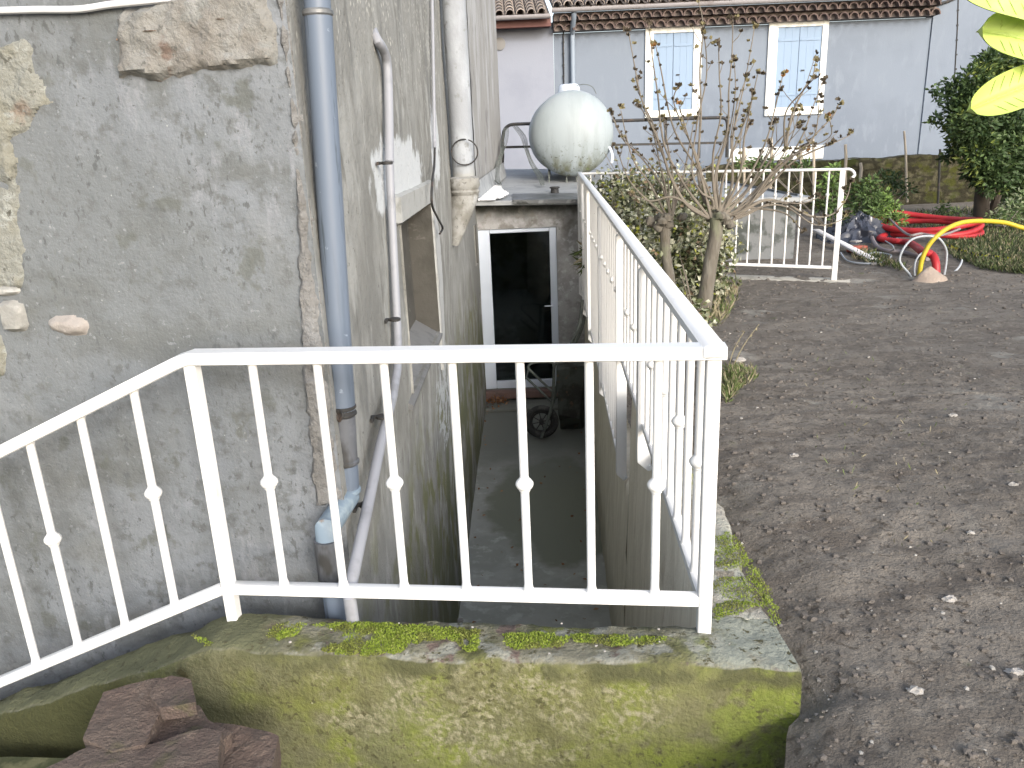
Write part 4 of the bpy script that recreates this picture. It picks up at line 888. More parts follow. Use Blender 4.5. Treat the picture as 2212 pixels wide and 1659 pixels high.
mb = MB(); mb.box(((xC + xR) / 2 + .005, HY + .12, 1.9), (xR - xC - .01, .3, 6.2)); mb.build('wall', FACADE, bh, smooth=False)
for w_ in wins:
    fx0, fx1, fz0, fz1, x0, x1, z0, z1 = w_
    mb = MB(); y = HY - .02
    for c, s in (((fx0 + x0) / 2, x0 - fx0), ((fx1 + x1) / 2, fx1 - x1)): mb.box((c, y, (fz0 + fz1) / 2), (s, .05, fz1 - fz0), bev=.006)
    for c, s in (((fz0 + z0) / 2, z0 - fz0), ((fz1 + z1) / 2, fz1 - z1)): mb.box(((x0 + x1) / 2, y + .002, c), (x1 - x0 - .002, .05, s), bev=.004)
    win = mb.build('window', CREAM, bh)
    xm = (x0 + x1) / 2
    for a, b in ((x0 + .003, xm - .004), (xm + .004, x1 - .003)):
        mb = MB(); n_ = 3; wd = (b - a) / n_
        for k in range(n_): mb.box((a + wd * (k + .5), HY - .005, (z0 + z1) / 2), (wd - .002, .03, z1 - z0 - .008), bev=.001)
        for zz in (.16, .84): mb.box(((a + b) / 2, HY - .026, lerp(z0, z1, zz)), (b - a - .05, .012, .04), bev=.002)
        mb.build('shutter', SHUTTER, win)
    mb = MB(); mb.box((xm + .10, HY - .03, lerp(z0, z1, .46)), (.07, .015, .025)); mb.build('latch', IRON, win)
mb = MB(); a, b = hp(1574, 322), hp(1776, 342); mb.box(((a.x + b.x) / 2, HY - .02, (a.z + b.z) / 2), (b.x - a.x, .06, a.z - b.z), bev=.006); mb.build('lintel_band', CREAM, bh)
# eaves: two rows of half-round tiles in mortar, gutter, roof
gx0, gx1 = hp(1192, 60).x + .02, hp(2014, 8).x
mb = MB(); mb.box(((gx0 + gx1) / 2, HY - .02, ze + .10), (gx1 - gx0, .30, .16)); mb.box(((gx0 + gx1) / 2, HY - .12, ze + .255), (gx1 - gx0, .45, .145)); mb.build('eaves_bed', GENBACK, bh, smooth=False)
mb = MB()
for row, (zz, yf) in enumerate(((ze + .02, HY - .30), (ze + .17, HY - .47))):
    x = gx0 + .1 + (.1 if row else 0)
    while x < gx1 - .05:
        n_ = 8; k0 = len(mb.v)
        for (rr, yy) in ((.10, yf), (.10, yf + .28), (.078, yf + .28), (.078, yf)):
            for j in range(n_ + 1):
                t = math.pi * j / n_; mb.v.append((x + rr * math.cos(t), yy, zz + rr * 1.2 * math.sin(t)))
        for r_ in range(4):
            for j in range(n_):
                a, b = k0 + r_ * (n_ + 1), k0 + ((r_ + 1) % 4) * (n_ + 1); mb.f.append([a + j, a + j + 1, b + j + 1, b + j]); mb.m.append(0)
        x += .2
mb.build('eaves_tiles', GENOISE, bh)
zg = ze + .345
mb = MB()
for x0, x1, dz_, dy_ in ((gx0 - .05, gx1 + .1, 0, 0), (xL, gx0 - .08, -.10, -.05)):
    k0 = len(mb.v); n_ = 8
    for x in (x0, x1):
        for rr in (.075, .066):
            for j in range(n_ + 1):
                t = math.pi + math.pi * j / n_; mb.v.append((x, HY - .56 + dy_ + rr * math.cos(t), zg + dz_ + .03 + rr * math.sin(t)))
    q = n_ + 1
    for j in range(n_): mb.f.append([k0 + j, k0 + j + 1, k0 + 2 * q + j + 1, k0 + 2 * q + j]); mb.m.append(0); mb.f.append([k0 + q + j, k0 + 3 * q + j, k0 + 3 * q + j + 1, k0 + q + j + 1]); mb.m.append(0)
mb.build('gutter', GUTTER, bh)
mb = MB(); mb.box(((xL + gx0) / 2 - .03, HY - .40, hp(1130, 48, -.4).z), (gx0 - xL - .06, .04, .20), bev=.01); mb.box(((xL + gx0) / 2 - .03, HY - .2, hp(1130, 57, -.2).z), (gx0 - xL - .06, .42, .03)); mb.build('fascia', FASCIA, bh)
mb = MB(); th = R(17)
for x0, x1, zz in ((xL, gx0 - .08, zg - .06), (gx0 - .04, gx1 + .1, zg + .05)):
    x = x0 + .1; c = 0
    while x < x1:
        jit = rnd.uniform(-.03, .03)
        for k in range(9):
            s0 = .36 * k + jit; s1 = s0 + .42; n_ = 6; k0 = len(mb.v)
            for s_, rr, lift in ((s0, .092, .022), (s1, .072, 0)):
                for q in (1, .82):
                    for j in range(n_ + 1):
                        t = math.pi * j / n_; mb.v.append((x + rr * q * math.cos(t), HY - .60 + s_ * math.cos(th), zz + lift + s_ * math.sin(th) + rr * q * math.sin(t)))
            m_ = n_ + 1
            for j in range(n_):
                mb.f.append([k0 + j, k0 + j + 1, k0 + 2 * m_ + j + 1, k0 + 2 * m_ + j]); mb.m.append(0)
                mb.f.append([k0 + j, k0 + m_ + j, k0 + m_ + j + 1, k0 + j + 1]); mb.m.append(0)
        x += .205; c += 1
    mb.quad((x0, HY - .58, zz - .02), (x1, HY - .58, zz - .02), (x1, HY - .58 + 4 * math.cos(th), zz - .02 + 4 * math.sin(th)), (x0, HY - .58 + 4 * math.cos(th), zz - .02 + 4 * math.sin(th)))
mb.build('roof', TILE, bh)
mb = MB(); a = hp(1236, 60, -.08); mb.tube([(a.x, HY - .5, zg - .03), (a.x, HY - .45, zg - .12), (a.x, HY - .08, ze - .05), (a.x, HY - .08, -1)], .052, 12); mb.build('rain_pipe', mat('blue_grey_pipe', (.36, .42, .50), .5), bh)
for pts, nm in (([(1217, 66), (1217, 100), (1218, 150), (1218, 330)], 'clips'), ([(2070, -10), (2068, 60), (2064, 130), (2060, 200), (2058, 330)], 'x')):
    mb = MB(); pp = [hp(x, y, -.03) for x, y in pts]; mb.tube(pp, .013, 6)
    for k in range(12):
        t = k / 11; p = pp[0].lerp(pp[-1], t); mb.box((p.x, HY - .028, p.z), (.035, .04, .03))
    mb.build('cable', IRON, bh)
mb = MB(); mb.tube(smooth_path([hp(1960, 15, -.2), hp(1990, 17, -.2), hp(2018, 12, -.1), hp(2050, 2, -.06), hp(2080, -12, -.05)], 5), .03, 8); mb.build('cable', IRON, bh)
mb = MB(); mb.lathe([(.10, -.03), (.12, -.02), (.10, .02)], hp(1079, 95, -.03), axis=(0, 1, 0), n=16); mb.build('vent_cap', mat('grey_cap', (.3, .29, .28), .8), bh)

# garden wall and what stands along it
GY = 15.3
mb = MB(); a = atY(1776, 340, GY); zt = atY(1900, 341, GY).z
def gwp(x, z): return (x, GY + .05 * nz((x, z * 2, 0), 2.2) + .03 * nz((x, z * 2, 3), 6), z + (.05 * nz((x, 0, 9), 2.5) if z > zt - .01 else 0))
mb.grid(gwp, frange(a.x - 2.2, 13, .08), frange(-.5, zt, .06)); mb.grid(lambda x, y: (x, GY + y, zt + .05 * nz((x, 0, 9), 2.5) + .02 * nz((x, y, 0), 8)), frange(a.x - 2.2, 13, .08), [.0, .2, .4])
tag(mb.build('garden_wall', GARDW), 'dark mossy stone garden wall below the long lilac house', 'wall')
def stake(px, y0, y1, Y, rr, label, lean=0):
    a, b = atY(px, y0, Y), atY(px + lean, y1, Y); mb = MB(); mb.tube([a, a.lerp(b, .3) + Vector((.012, 0, 0)), a.lerp(b, .7), b], [rr * .5, rr * .56, rr * .56, rr * .55], 7)
    o = tag(mb.build('stake', STAKE), label, 'stake', 'wooden stakes in front of the garden wall')
stake(1953, 283, 437, 14.4, .035, 'tall pale stake standing alone before the mossy garden wall', 7)
stake(1666, 297, 410, 13.2, .045, 'stake behind the middle of the far railing, right below the right shuttered window', -2)
stake(1729, 320, 420, 13.2, .05, 'thicker stake just left of the far railing end, before the white band', 1)
stake(1756, 300, 420, 13.0, .04, 'slim stake leaning just left of the white far railing end post', 2)
stake(1826, 312, 400, 13.6, .045, 'stake rising directly behind the curled railing end')
stake(1859, 352, 392, 14.2, .05, 'short stump of a stake above the light green shrub')
stake(1608, 318, 400, 13.2, .04, 'leftmost stake, seen behind the bare pollard branches', -1)
mb = MB(); mb.tube([atY(2031, 322, 14.6), atY(2030, 345, 14.6), atY(2026, 440, 14.6)], .02, 6); tag(mb.build('metal_rod', IRON), 'thin dark rod upright before the mossy garden wall', 'rod')

# ------------------------------------------------------------------ pollarded shrubs, bare with seed pods
def pod(mb, p, s):
    m0 = rnd.choice((0, 0, 0, 1, 1)); 
    if rnd.random() < .02: m0 = 2
    for k in range(6):
        t = Vector((rnd.gauss(0, .7), rnd.gauss(0, .7), rnd.uniform(.4, 1.6))); mb.leaf(p, s * rnd.uniform(.7, 1.1), s * .75, t, m0)
def pollard(name, label, grp, Y, trunk, rad, branches, scale):
    base = atY(*trunk[0], Y); root = thing(name, base, label, 'tree', grp)
    mb = MB(); pts = smooth_path([atY(x, y, Y) + Vector((.01 * nz((x, y, 0), .1), 0, 0)) for x, y in trunk], 6); N = len(pts)
    rr = [lerp(rad[0], rad[1], i / (N - 1)) * (1 + .10 * nz((i, 0, 0), .6)) for i in range(N)]
    for i in range(max(0, N - 5), N): rr[i] *= 1.0 + .22 * (i - (N - 5)) / 4
    mb.tube(pts, rr, 14); hd = pts[-1]
    for k in range(9): mb.blob(hd + Vector((rnd.gauss(0, .055), rnd.gauss(0, .05), rnd.uniform(-.07, .03))), (.042, .042, .038), k, .5, 8, 6)
    mb.build('trunk', BARK, root)
    extra = [[(x + rnd.gauss(0, 3 + 10 * i / len(b)) + (i / len(b)) * jx, y + rnd.gauss(0, 4) + (i / len(b)) * jy) for i, (x, y) in enumerate(b)][:max(4, len(b) - 1)] for b in branches if len(b) > 4 for jx, jy in ((rnd.uniform(-32, 32), rnd.uniform(-10, 45)),) if rnd.random() < .75]
    for bi, br in enumerate(branches + extra):
        dy = rnd.uniform(-.45, .45); L = len(br)
        pts = smooth_path([(atY(x, y, Y + dy * (i / (L - 1)) ** 1.2) + Vector((rnd.gauss(0, .006), 0, rnd.gauss(0, .006)))) for i, (x, y) in enumerate(br)], 6); N = len(pts)
        r0 = .0150 * scale * (1.25 if L > 6 else 1) * (1 if bi < len(branches) else .68)
        mt = MB(); mp = MB(); mt.tube(pts, [lerp(r0, .0034, (i / (N - 1)) ** .55) for i in range(N)], 7)
        acc = 0
        for i in range(int(N * .30), N):
            acc += (pts[i] - pts[i - 1]).length
            if acc > .075:
                acc = 0
                if rnd.random() < .36:
                    t = (pts[i] - pts[i - 1]).normalized(); sd_ = Vector((rnd.gauss(0, 1), rnd.gauss(0, .7), rnd.uniform(.1, 1.0))).normalized(); L2 = rnd.uniform(.05, .24) * (1.3 - i / N)
                    q = pts[i] + (t * .6 + sd_ * .8) * L2; mt.tube([pts[i], pts[i].lerp(q, .5) + sd_ * .01, q], [.0035, .003, .0022], 5); pod(mp, q, rnd.uniform(.028, .040) * scale)
                elif i > N * .4: pod(mp, pts[i] + Vector((rnd.gauss(0, .012), 0, rnd.gauss(0, .01))), rnd.uniform(.024, .034) * scale)
        for k in range(3): pod(mp, pts[-1] + Vector((rnd.gauss(0, .015), 0, rnd.gauss(0, .015))), .038 * scale)
        bo = mt.build('branch', TWIG, root); tag(mp.build('seed_pods', POD, bo, smooth=False), kind='stuff')
Q = lambda L: [(1106 + x / 2, y / 2) for x, y in L]
trA = [Q(b) for b in (
    [(870, 905), (835, 870), (812, 800), (806, 700), (812, 500), (816, 300), (822, 150), (826, 70), (795, -20)],
    [(880, 900), (866, 800), (868, 650), (898, 500), (898, 320), (895, 190)],
    [(890, 905), (882, 760), (925, 560), (935, 400), (942, 250), (950, 75)],
    [(900, 915), (950, 800), (960, 600), (985, 450), (1010, 340), (1050, 115)],
    [(920, 940), (1000, 900), (1100, 780), (1200, 680), (1255, 580), (1300, 470), (1345, 350)],
    [(920, 945), (1020, 880), (1150, 730), (1260, 640), (1330, 570), (1388, 500), (1412, 455)],
    [(920, 940), (1060, 850), (1200, 710), (1300, 650), (1390, 620), (1462, 580)],
    [(850, 935), (760, 890), (690, 760), (640, 640), (590, 500), (560, 400), (532, 280), (508, 135)],
    [(845, 930), (740, 800), (655, 620), (632, 400), (605, 250), (592, 100)],
    [(960, 940), (1080, 870), (1180, 880), (1290, 935), (1390, 925), (1440, 860), (1462, 790)],
    [(930, 960), (1010, 930), (1130, 875), (1250, 880), (1330, 850)],
    [(900, 920), (1000, 800), (1090, 620), (1130, 480), (1165, 320)],
    [(910, 930), (1010, 830), (1120, 650), (1190, 560), (1225, 480)],
    [(1180, 640), (1210, 500), (1260, 390), (1300, 330), (1318, 262)],
    [(905, 930), (980, 760), (1000, 600), (1030, 480), (1060, 318)],
    [(930, 950), (1080, 800), (1180, 700), (1300, 600), (1330, 430)],
    [(860, 940), (800, 700), (740, 560), (700, 440), (720, 380)],
    [(870, 900), (820, 760), (700, 560), (640, 300), (620, 200)],
    [(895, 910), (920, 760), (1000, 540), (1040, 420)],
    [(1000, 900), (1180, 920), (1260, 1000)], [(850, 940), (700, 860), (600, 870), (520, 840)])]
trB = [Q(b) for b in (
    [(690, 940), (650, 800), (560, 690), (480, 600), (430, 492)], [(685, 940), (660, 800), (640, 700), (600, 560), (545, 440)],
    [(690, 930), (720, 820), (800, 740), (870, 700), (930, 560)], [(680, 945), (600, 800), (520, 680), (465, 480)],
    [(690, 930), (700, 780), (660, 560), (655, 520)], [(690, 940), (740, 760), (760, 620), (790, 520)], [(680, 950), (590, 880), (500, 780), (450, 640)])]
pollard('pollard_tree', 'near bare pollard with stout leaning trunk and many pod-tipped branches beside the side railing', 'bare pollards by the railing', 6.45, [(1517, 690), (1524, 640), (1534, 570), (1545, 510), (1549, 470)], (.064, .050), trA, 1.0)
pollard('pollard_tree', 'farther thinner bare pollard half hidden in the ivy behind the side railing', 'bare pollards by the railing', 6.75, [(1452, 640), (1446, 590), (1438, 540), (1436, 475)], (.044, .042), trB, .9)

# ------------------------------------------------------------------ variegated ivy behind the side railing
iv = thing('ivy_hedge', (1.3, 6.5, -.3), 'bushy variegated ivy filling the gap between side railing and bare pollards', 'hedge')
mb = MB(); ms_ = MB()
clumps = [(1300, 445, 9.0, .32), (1340, 440, 8.8, .36), (1390, 440, 8.5, .38), (1440, 440, 8.4, .36), (1490, 450, 8.2, .32), (1530, 470, 8.0, .26), (1330, 490, 8.3, .30), (1370, 500, 7.8, .32), (1420, 510, 7.8, .34), (1470, 510, 7.6, .36), (1520, 520, 7.6, .28),
          (1400, 560, 7.0, .28), (1440, 580, 7.3, .28), (1480, 580, 7.2, .28), (1510, 560, 7.2, .26), (1450, 630, 7.0, .20), (1490, 640, 6.9, .20), (1530, 600, 7.0, .22), (1500, 690, 5.8, .16), (1350, 405, 9.0, .22), (1450, 405, 8.8, .24), (1560, 540, 7.5, .16)]
for px, py, Y, rr in clumps:
    c = atY(px, py, Y)
    for k in range(int(820 * rr * rr * 10)):
        q = Vector((rnd.gauss(0, 1), rnd.gauss(0, 1), rnd.gauss(0, 1))).normalized() * rr * (rnd.random() ** .45 if rnd.random() < .86 else rnd.uniform(1, 1.5))
        p = c + Vector((q.x, q.y * .9, q.z * .95))
        if p.x < gx(p.y) + .03: continue
        k_ = noise.noise(p * 3.2); m = 0
        u = rnd.random()
        if k_ > .05: m = 2 if u < .46 else (3 if u < .58 else 1)
        elif k_ > -.15: m = 1 if u < .42 else (3 if u < .54 else 0 if u < .72 else 2)
        else: m = 0 if u < .60 else (4 if u < .75 else 1)
        mb.leaf(p, rnd.uniform(.035, .07), rnd.uniform(.028, .045), Vector((rnd.gauss(0, 1), rnd.gauss(-.3, 1), rnd.gauss(-.2, .8))), m)
for k in range(60):
    px, py, Y, rr = rnd.choice(clumps); c = atY(px, py, Y); q = c + Vector((rnd.gauss(0, .2), rnd.gauss(0, .15), rnd.uniform(.1, .45)))
    if q.x > gx(q.y) + .06 and c.x > gx(c.y) + .06: ms_.tube([Vector((c.x, c.y, -.3)), c, q], [.006, .005, .003], 5)
tag(ms_.build('stems', TWIG, iv), kind='stuff'); mb.build('foliage', IV, iv, smooth=False)

# ------------------------------------------------------------------ evergreen tree and shrubs on the right
def foliage(mb, clumps, size, dens, mats, Y0):
    for px, py, dy, r_ in clumps:
        Y = Y0 + dy; c = atY(px, py, Y); rr = r_ / F * Y
        for k in range(int(dens * r_ * r_ / 100)):
            q = Vector((rnd.gauss(0, 1), rnd.gauss(0, 1), rnd.gauss(0, 1))).normalized() * rr * rnd.random() ** .45
            p = c + q; u = noise.noise(p * 2.2) + .25 * rnd.gauss(0, 1)
            mb.leaf(p, size * rnd.uniform(.6, 1.3), size * .42, Vector((rnd.gauss(q.x / rr, .8), rnd.gauss(q.y / rr, .8), rnd.gauss(q.z / rr, .6))), mats[0] if u < .05 else mats[1] if u < .42 else mats[2])
et = thing('evergreen_tree', atY(2128, 470, 11.8), 'dark leafy evergreen tree at the right edge in front of the lilac house', 'tree')
mb = MB(); tb = lambda x, y: atY(x, y, 11.8)
mb.tube(smooth_path([tb(2122, 480), tb(2120, 450), tb(2122, 400), tb(2130, 340), tb(2140, 250)], 5), [lerp(.13, .05, i / 20) for i in range(21)], 10)
mb.tube(smooth_path([tb(2140, 470), tb(2152, 430), tb(2170, 390), tb(2185, 330)], 5), [lerp(.07, .03, i / 15) for i in range(16)], 8); mb.tube(smooth_path([tb(2152, 430), tb(2140, 400), tb(2120, 370), tb(2080, 320)], 5), [lerp(.05, .02, i / 15) for i in range(16)], 8)
mb.build('trunk', BARKD, et)
mb = MB()
foliage(mb, [(2110, 175, 0, 34), (2150, 150, .3, 40), (2190, 130, .4, 40), (2130, 135, .2, 22), (2075, 205, 0, 30), (2120, 215, .2, 44), (2175, 200, .5, 55), (2065, 245, 0, 30), (2100, 265, -.3, 45), (2160, 275, 0, 58), (2220, 250, .5, 70), (2085, 300, 0, 32),
             (2120, 325, -.3, 44), (2180, 335, 0, 55), (2060, 280, .2, 18), (2060, 325, .3, 16), (2150, 380, -.3, 40), (2200, 395, .2, 48), (2110, 370, 0, 26), (2230, 330, .4, 60), (2230, 430, .6, 40), (2030, 205, .1, 12), (2015, 192, .1, 7), (2022, 258, .1, 10), (2010, 265, .1, 6), (2050, 185, .1, 14), (2045, 340, .4, 10)], .095, 42, (0, 1, 2), 11.8)
mb.build('crown', LV, et, smooth=False)
def shrub(name, label, cl, size, dens, Y0, mats, base, cat='shrub'):
    r_ = thing(name, atY(*base, Y0), label, cat); mb = MB(); foliage(mb, cl, size, dens, (0, 1, 2), Y0); mb.build('foliage', mats, r_, smooth=False)
    mb = MB()
    for px, py, dy, rr in cl: mb.tube([atY(*base, Y0), atY(px, py, Y0 + dy)], [.012, .005], 5)
    mb.build('stems', TWIG, r_)
shrub('leafy_shrub', 'light green leafy shrub behind the curled end of the far railing', [(1875, 420, 0, 26), (1900, 440, 0, 24), (1860, 450, .2, 26), (1890, 465, -.1, 26), (1925, 455, .2, 22), (1850, 410, .2, 15), (1880, 395, 0, 16), (1912, 425, .1, 14), (1940, 475, 0, 18)], .075, 40, 11.4, [SHR[1], SHR[0], SHR[0]], (1885, 500))
shrub('hedge_plant', 'yellowish green plant climbing behind the right half of the far railing', [(1790, 400, 0, 22), (1800, 440, 0, 22), (1775, 440, .2, 16), (1810, 470, 0, 20), (1800, 370, .1, 14), (1640, 350, .8, 16), (1700, 352, .8, 14), (1600, 352, .8, 12), (1660, 365, .8, 16), (1740, 360, .6, 14)], .085, 30, 11.0, [SHR[1], LV[1], SHR[0]], (1795, 500))
shrub('dark_shrub', 'low dark shrub at the foot of the mossy garden wall', [(1930, 395, 0, 22), (1960, 410, .2, 16), (1910, 385, .2, 16)], .09, 26, 13.6, [LV[0], LV[1], SHR[1]], (1930, 440))
shrub('grey_shrub', 'grey green brush beneath the evergreen tree', [(2185, 455, 0, 26), (2150, 470, -.2, 18), (2212, 440, .3, 30), (2040, 450, 1.2, 14), (2065, 462, .6, 14), (2010, 470, .8, 12)], .07, 34, 11.0, [LV[1], SHR[2], SHR[1]], (2170, 490))

# weeds and grass: uncountable
mb = MB()
def blades(N, fn, L, m):
    for k in range(N):
        p = fn(); a = rnd.uniform(0, 6.28); t = Vector((math.cos(a) * rnd.uniform(.2, .9), math.sin(a) * rnd.uniform(.2, .9), rnd.uniform(.4, 1.2)))
        mb.leaf(p, L * rnd.uniform(.5, 1.4), L * .16, t, rnd.choice(m))
def gpx(x, y, z=-.2): p = atZ(x, y, z); p.z = gz(p.x, p.y); return p
def zone(N, poly, L, m, z=-.2):
    x0, x1 = min(p[0] for p in poly), max(p[0] for p in poly); y0, y1 = min(p[1] for p in poly), max(p[1] for p in poly); c = 0
    pts = []
    while len(pts) < N:
        x, y = rnd.uniform(x0, x1), rnd.uniform(y0, y1)
        if inpoly(x, y, poly): pts.append((x, y))
    it = iter(pts); blades(N, lambda: gpx(*next(it), z), L, m)
zone(7500, [(2070, 505), (2120, 490), (2230, 480), (2230, 598), (2120, 585), (2060, 560), (2040, 530)], .075, (0, 2, 2, 2, 1))
zone(3000, [(1860, 470), (2230, 440), (2230, 490), (2080, 500), (1870, 492)], .09, (2, 2, 0, 1))
zone(500, [(1840, 560), (1900, 575), (1960, 590), (1940, 575), (1860, 540)], .09, (0, 1, 2))
zone(700, [(1568, 800), (1585, 790), (1600, 800), (1585, 860), (1568, 880)], .055, (0, 0, 1), -.02)
zone(260, [(1568, 780), (1625, 790), (1640, 815), (1590, 850)], .05, (0, 1), -.02)
zone(420, [(1530, 600), (1600, 590), (1590, 640), (1560, 700), (1520, 700)], .09, (1, 1, 0), -.12)
zone(90, [(1610, 860), (1800, 700), (2100, 900), (2000, 1300)], .03, (0, 1), -.02)
tag(mb.build('weeds', WEED, smooth=False), kind='stuff')
for k, (a, b) in enumerate((((1572, 790), (1608, 715)), ((1580, 792), (1640, 700)))):
    p, q = gpx(*a, -.03), gpx(*a, -.03); d_ = atY(*b, p.y) - p; mb = MB(); mb.tube(smooth_path([p, p + d_ * .5 + Vector((-.01, 0, .01)), p + d_], 4), [.003] * 5 + [.002] * 4, 5)
    for j in range(6): mb.leaf(p + d_ * rnd.uniform(.6, 1), .02, .01)
    tag(mb.build('dry_stalk', WEED[1]), ['shorter dry weed stalk beside the near end of the side railing', 'longer leaning dry weed stalk beside the near end of the side railing'][k], 'weed')

# ------------------------------------------------------------------ conduits and rubbish heap
Z7 = lambda x, y: (1728 + x * .2188, 302.4 + y * .2188)
def z7g(x, y, h_=0.0): p = atZ(*Z7(x, y), -.2); p.z = gbase(p.x, p.y) + h_; return p
YY = z7g(1180, 1350).y
def z7v(x, y, dy=0.0): return atY(*Z7(x, y), YY + dy)
def ribbed(mb, pts, r, n=12, pitch=.022):
    L = [0]
    for i in range(1, len(pts)): L.append(L[-1] + (pts[i] - pts[i - 1]).length)
    out = []; rr = []; s = 0; i = 0; k = 0
    while s < L[-1]:
        while L[i + 1] < s: i += 1
        t = (s - L[i]) / max(1e-6, L[i + 1] - L[i]); out.append(pts[i].lerp(pts[i + 1], t)); rr.append(r * (1.06 if k % 2 else .94)); s += pitch / 2; k += 1
    mb.tube(out, rr, n)
mb = MB(); e0 = z7v(2212, 870, .25)
ribbed(mb, smooth_path([z7v(1165, 1400), z7v(1180, 1320), z7v(1205, 1180), z7v(1265, 1050), z7v(1350, 950), z7v(1470, 865, .05), z7v(1600, 815, .1), z7v(1750, 800, .15), z7v(1900, 803, .2), z7v(2050, 822, .25), e0, e0 + Vector((.5, .1, -.12)), e0 + Vector((.9, .2, -.45))], 8), .023)
tag(mb.build('yellow_conduit', YELH), 'yellow ribbed conduit arching up out of the soil to the right', 'conduit')
mb = MB(); pts = [z7v(1345, 1400, .05), z7v(1345, 1300, .06), z7v(1338, 1200, .1), z7v(1300, 1130, .2), z7v(1200, 1095, .35), z7g(1080, 1060, .06), z7g(930, 1030, .05), z7g(780, 1010, .06)]
c = z7g(1190, 945)
for k in range(58):
    a = R(200 + k * 17.5); pts.append(Vector((c.x + .62 * (1 + .13 * math.sin(k * .31)) * math.cos(a) + .03 * math.sin(k * .9), c.y + .80 * math.sin(a), -.16 + .03 + .0027 * k + .035 * math.sin(k * .7))))
ribbed(mb, smooth_path(pts, 5), .039, 12, .03)
tag(mb.build('red_conduit', REDH), 'coil of thick red ribbed conduit rising from the soil', 'conduit')
def cable_thing(pts, r, m, name, label, cat, n=8):
    mb = MB(); mb.tube(smooth_path(pts, 8), r, n); return tag(mb.build(name, m), label, cat)
cable_thing([z7v(1110, 1400), z7v(1085, 1330), z7v(1010, 1240), z7v(985, 1170), z7v(1030, 1060), z7v(1110, 980), z7v(1220, 950), z7v(1340, 958), z7v(1400, 1000), z7v(1445, 1090, .05), z7v(1445, 1200, .05), z7v(1425, 1330, .05), z7v(1420, 1400, .05)], .011, GREYC, 'grey_cable', 'largest loop of grey cable standing before the red conduit', 'cable')
cable_thing([z7v(1135, 1400, .1), z7v(1130, 1270, .1), z7v(1150, 1180, .12), z7v(1200, 1120, .15), z7v(1280, 1100, .2)], .009, GREYC, 'grey_cable', 'short grey cable bowed beside the base of the yellow conduit', 'cable')
cable_thing([z7v(1425, 1390, .12), z7v(1470, 1330, .15), z7v(1540, 1290, .2), z7v(1585, 1230, .25), z7v(1600, 1185, .3)], .010, GREYC, 'grey_cable', 'grey cable end curling up to the right of the cable loop', 'cable')
cable_thing([z7g(640, 900, .10), z7g(690, 960, .10), z7g(710, 1010, .06), z7g(760, 1080, .03), z7g(860, 1125, .03), z7g(1010, 1135, .03), z7g(1160, 1175, .03), z7g(1260, 1200, .02)], .028, GREYP, 'grey_conduit', 'grey brown conduit lying between the black plastic and the cable loop', 'conduit')
cable_thing([z7g(400, 1130, .02), z7g(470, 1200, .02), z7g(640, 1230, .02), z7g(800, 1220, .02), z7g(900, 1160, .02), z7g(740, 1140, .03), z7g(640, 1165, .03)], .010, GREYC, 'grey_cable', 'thin grey cable lying tangled on the soil below the white plank', 'cable')
cable_thing([z7g(840, 1030, .05), z7v(910, 1040, .9), z7v(925, 1080, .8), z7g(905, 1110, .02)], .008, GREYC, 'grey_cable', 'small grey cable hook between black plastic and red conduit', 'cable')
cable_thing([z7g(850, 890, .2), z7v(1050, 925, 1.2), z7v(1200, 925, 1.2), z7v(1400, 940, 1.2), z7g(1640, 950, .14)], .014, GREYP, 'grey_conduit', 'slim grey brown conduit laid across the top of the red coil', 'conduit')
mb = MB(); pts = smooth_path([z7g(1450, 1085, .05), z7g(1600, 1140, .04), z7g(1740, 1175, .03), z7g(1900, 1195, .03), z7g(2080, 1215, .03)], 7)
for i in range(len(pts) - 1):
    a = i * .9; u = Vector((0, math.cos(a) * .035, math.sin(a) * .035)); u2 = Vector((0, math.cos(a + .9) * .035, math.sin(a + .9) * .035))
    mb.quad(pts[i] - u, pts[i + 1] - u2, pts[i + 1] + u2, pts[i] + u, i % 2)
tag(mb.build('barrier_tape', [TAPE, PLAST]), 'twisted yellow and black barrier tape on the weeds', 'tape')
mb = MB(); c = z7g(620, 985)
def plp(a, t):
    th_ = 2 * math.pi * a; q = Vector((math.cos(th_), math.sin(th_), t)); k = 1 + .35 * noise.noise(q * 2.2) + .22 * noise.noise(q * 5); h_ = max(0, 1 - t ** 2)
    return (c.x + .52 * t * k * math.cos(th_), c.y + .15 + .45 * t * k * math.sin(th_), c.z - .01 + (.30 * h_ * (1 + .35 * noise.noise(Vector((math.cos(th_) * t * 4, math.sin(th_) * t * 4, 3)))) + .06 * abs(noise.noise(Vector((math.cos(th_) * t * 9, math.sin(th_) * t * 9, 7))))) * (1 if t < .99 else 0))
mb.grid(plp, frange(0, 1, .012), frange(.001, 1, .04), flip=True)
tag(mb.build('plastic_sheet', PLAST, ang=25), 'crumpled black plastic sheet heaped behind the far railing end', 'sheet')
mb = MB(); a, b = z7g(150, 985, .14), z7g(722, 1205, .03); mb.beam(a, b, .09, .03, bev=.004); tag(mb.build('plank', PLANK), 'white plank lying aslant behind the end post of the far railing', 'plank')
mb = MB(); a = z7g(560, 1110, .04); mb.box(a, (.22, .12, .07), .3, bev=.006); tag(mb.build('brick', BRICK), 'red brick by the black plastic sheet', 'brick')
mb = MB(); a = z7g(545, 1080, .10); mb.box(a, (.12, .09, .02), .5, bev=.003); tag(mb.build('paper_scrap', PEBBLE), 'white scrap on the red brick by the plastic sheet', 'scrap')
mb = MB(); a = z7g(755, 1232, .015); mb.blob(a, (.07, .04, .02), 4, .4, 9, 6); tag(mb.build('paper_scrap', PEBBLE), 'white scrap at the lower end of the white plank', 'scrap')
mb = MB(); c = z7g(1270, 1388)
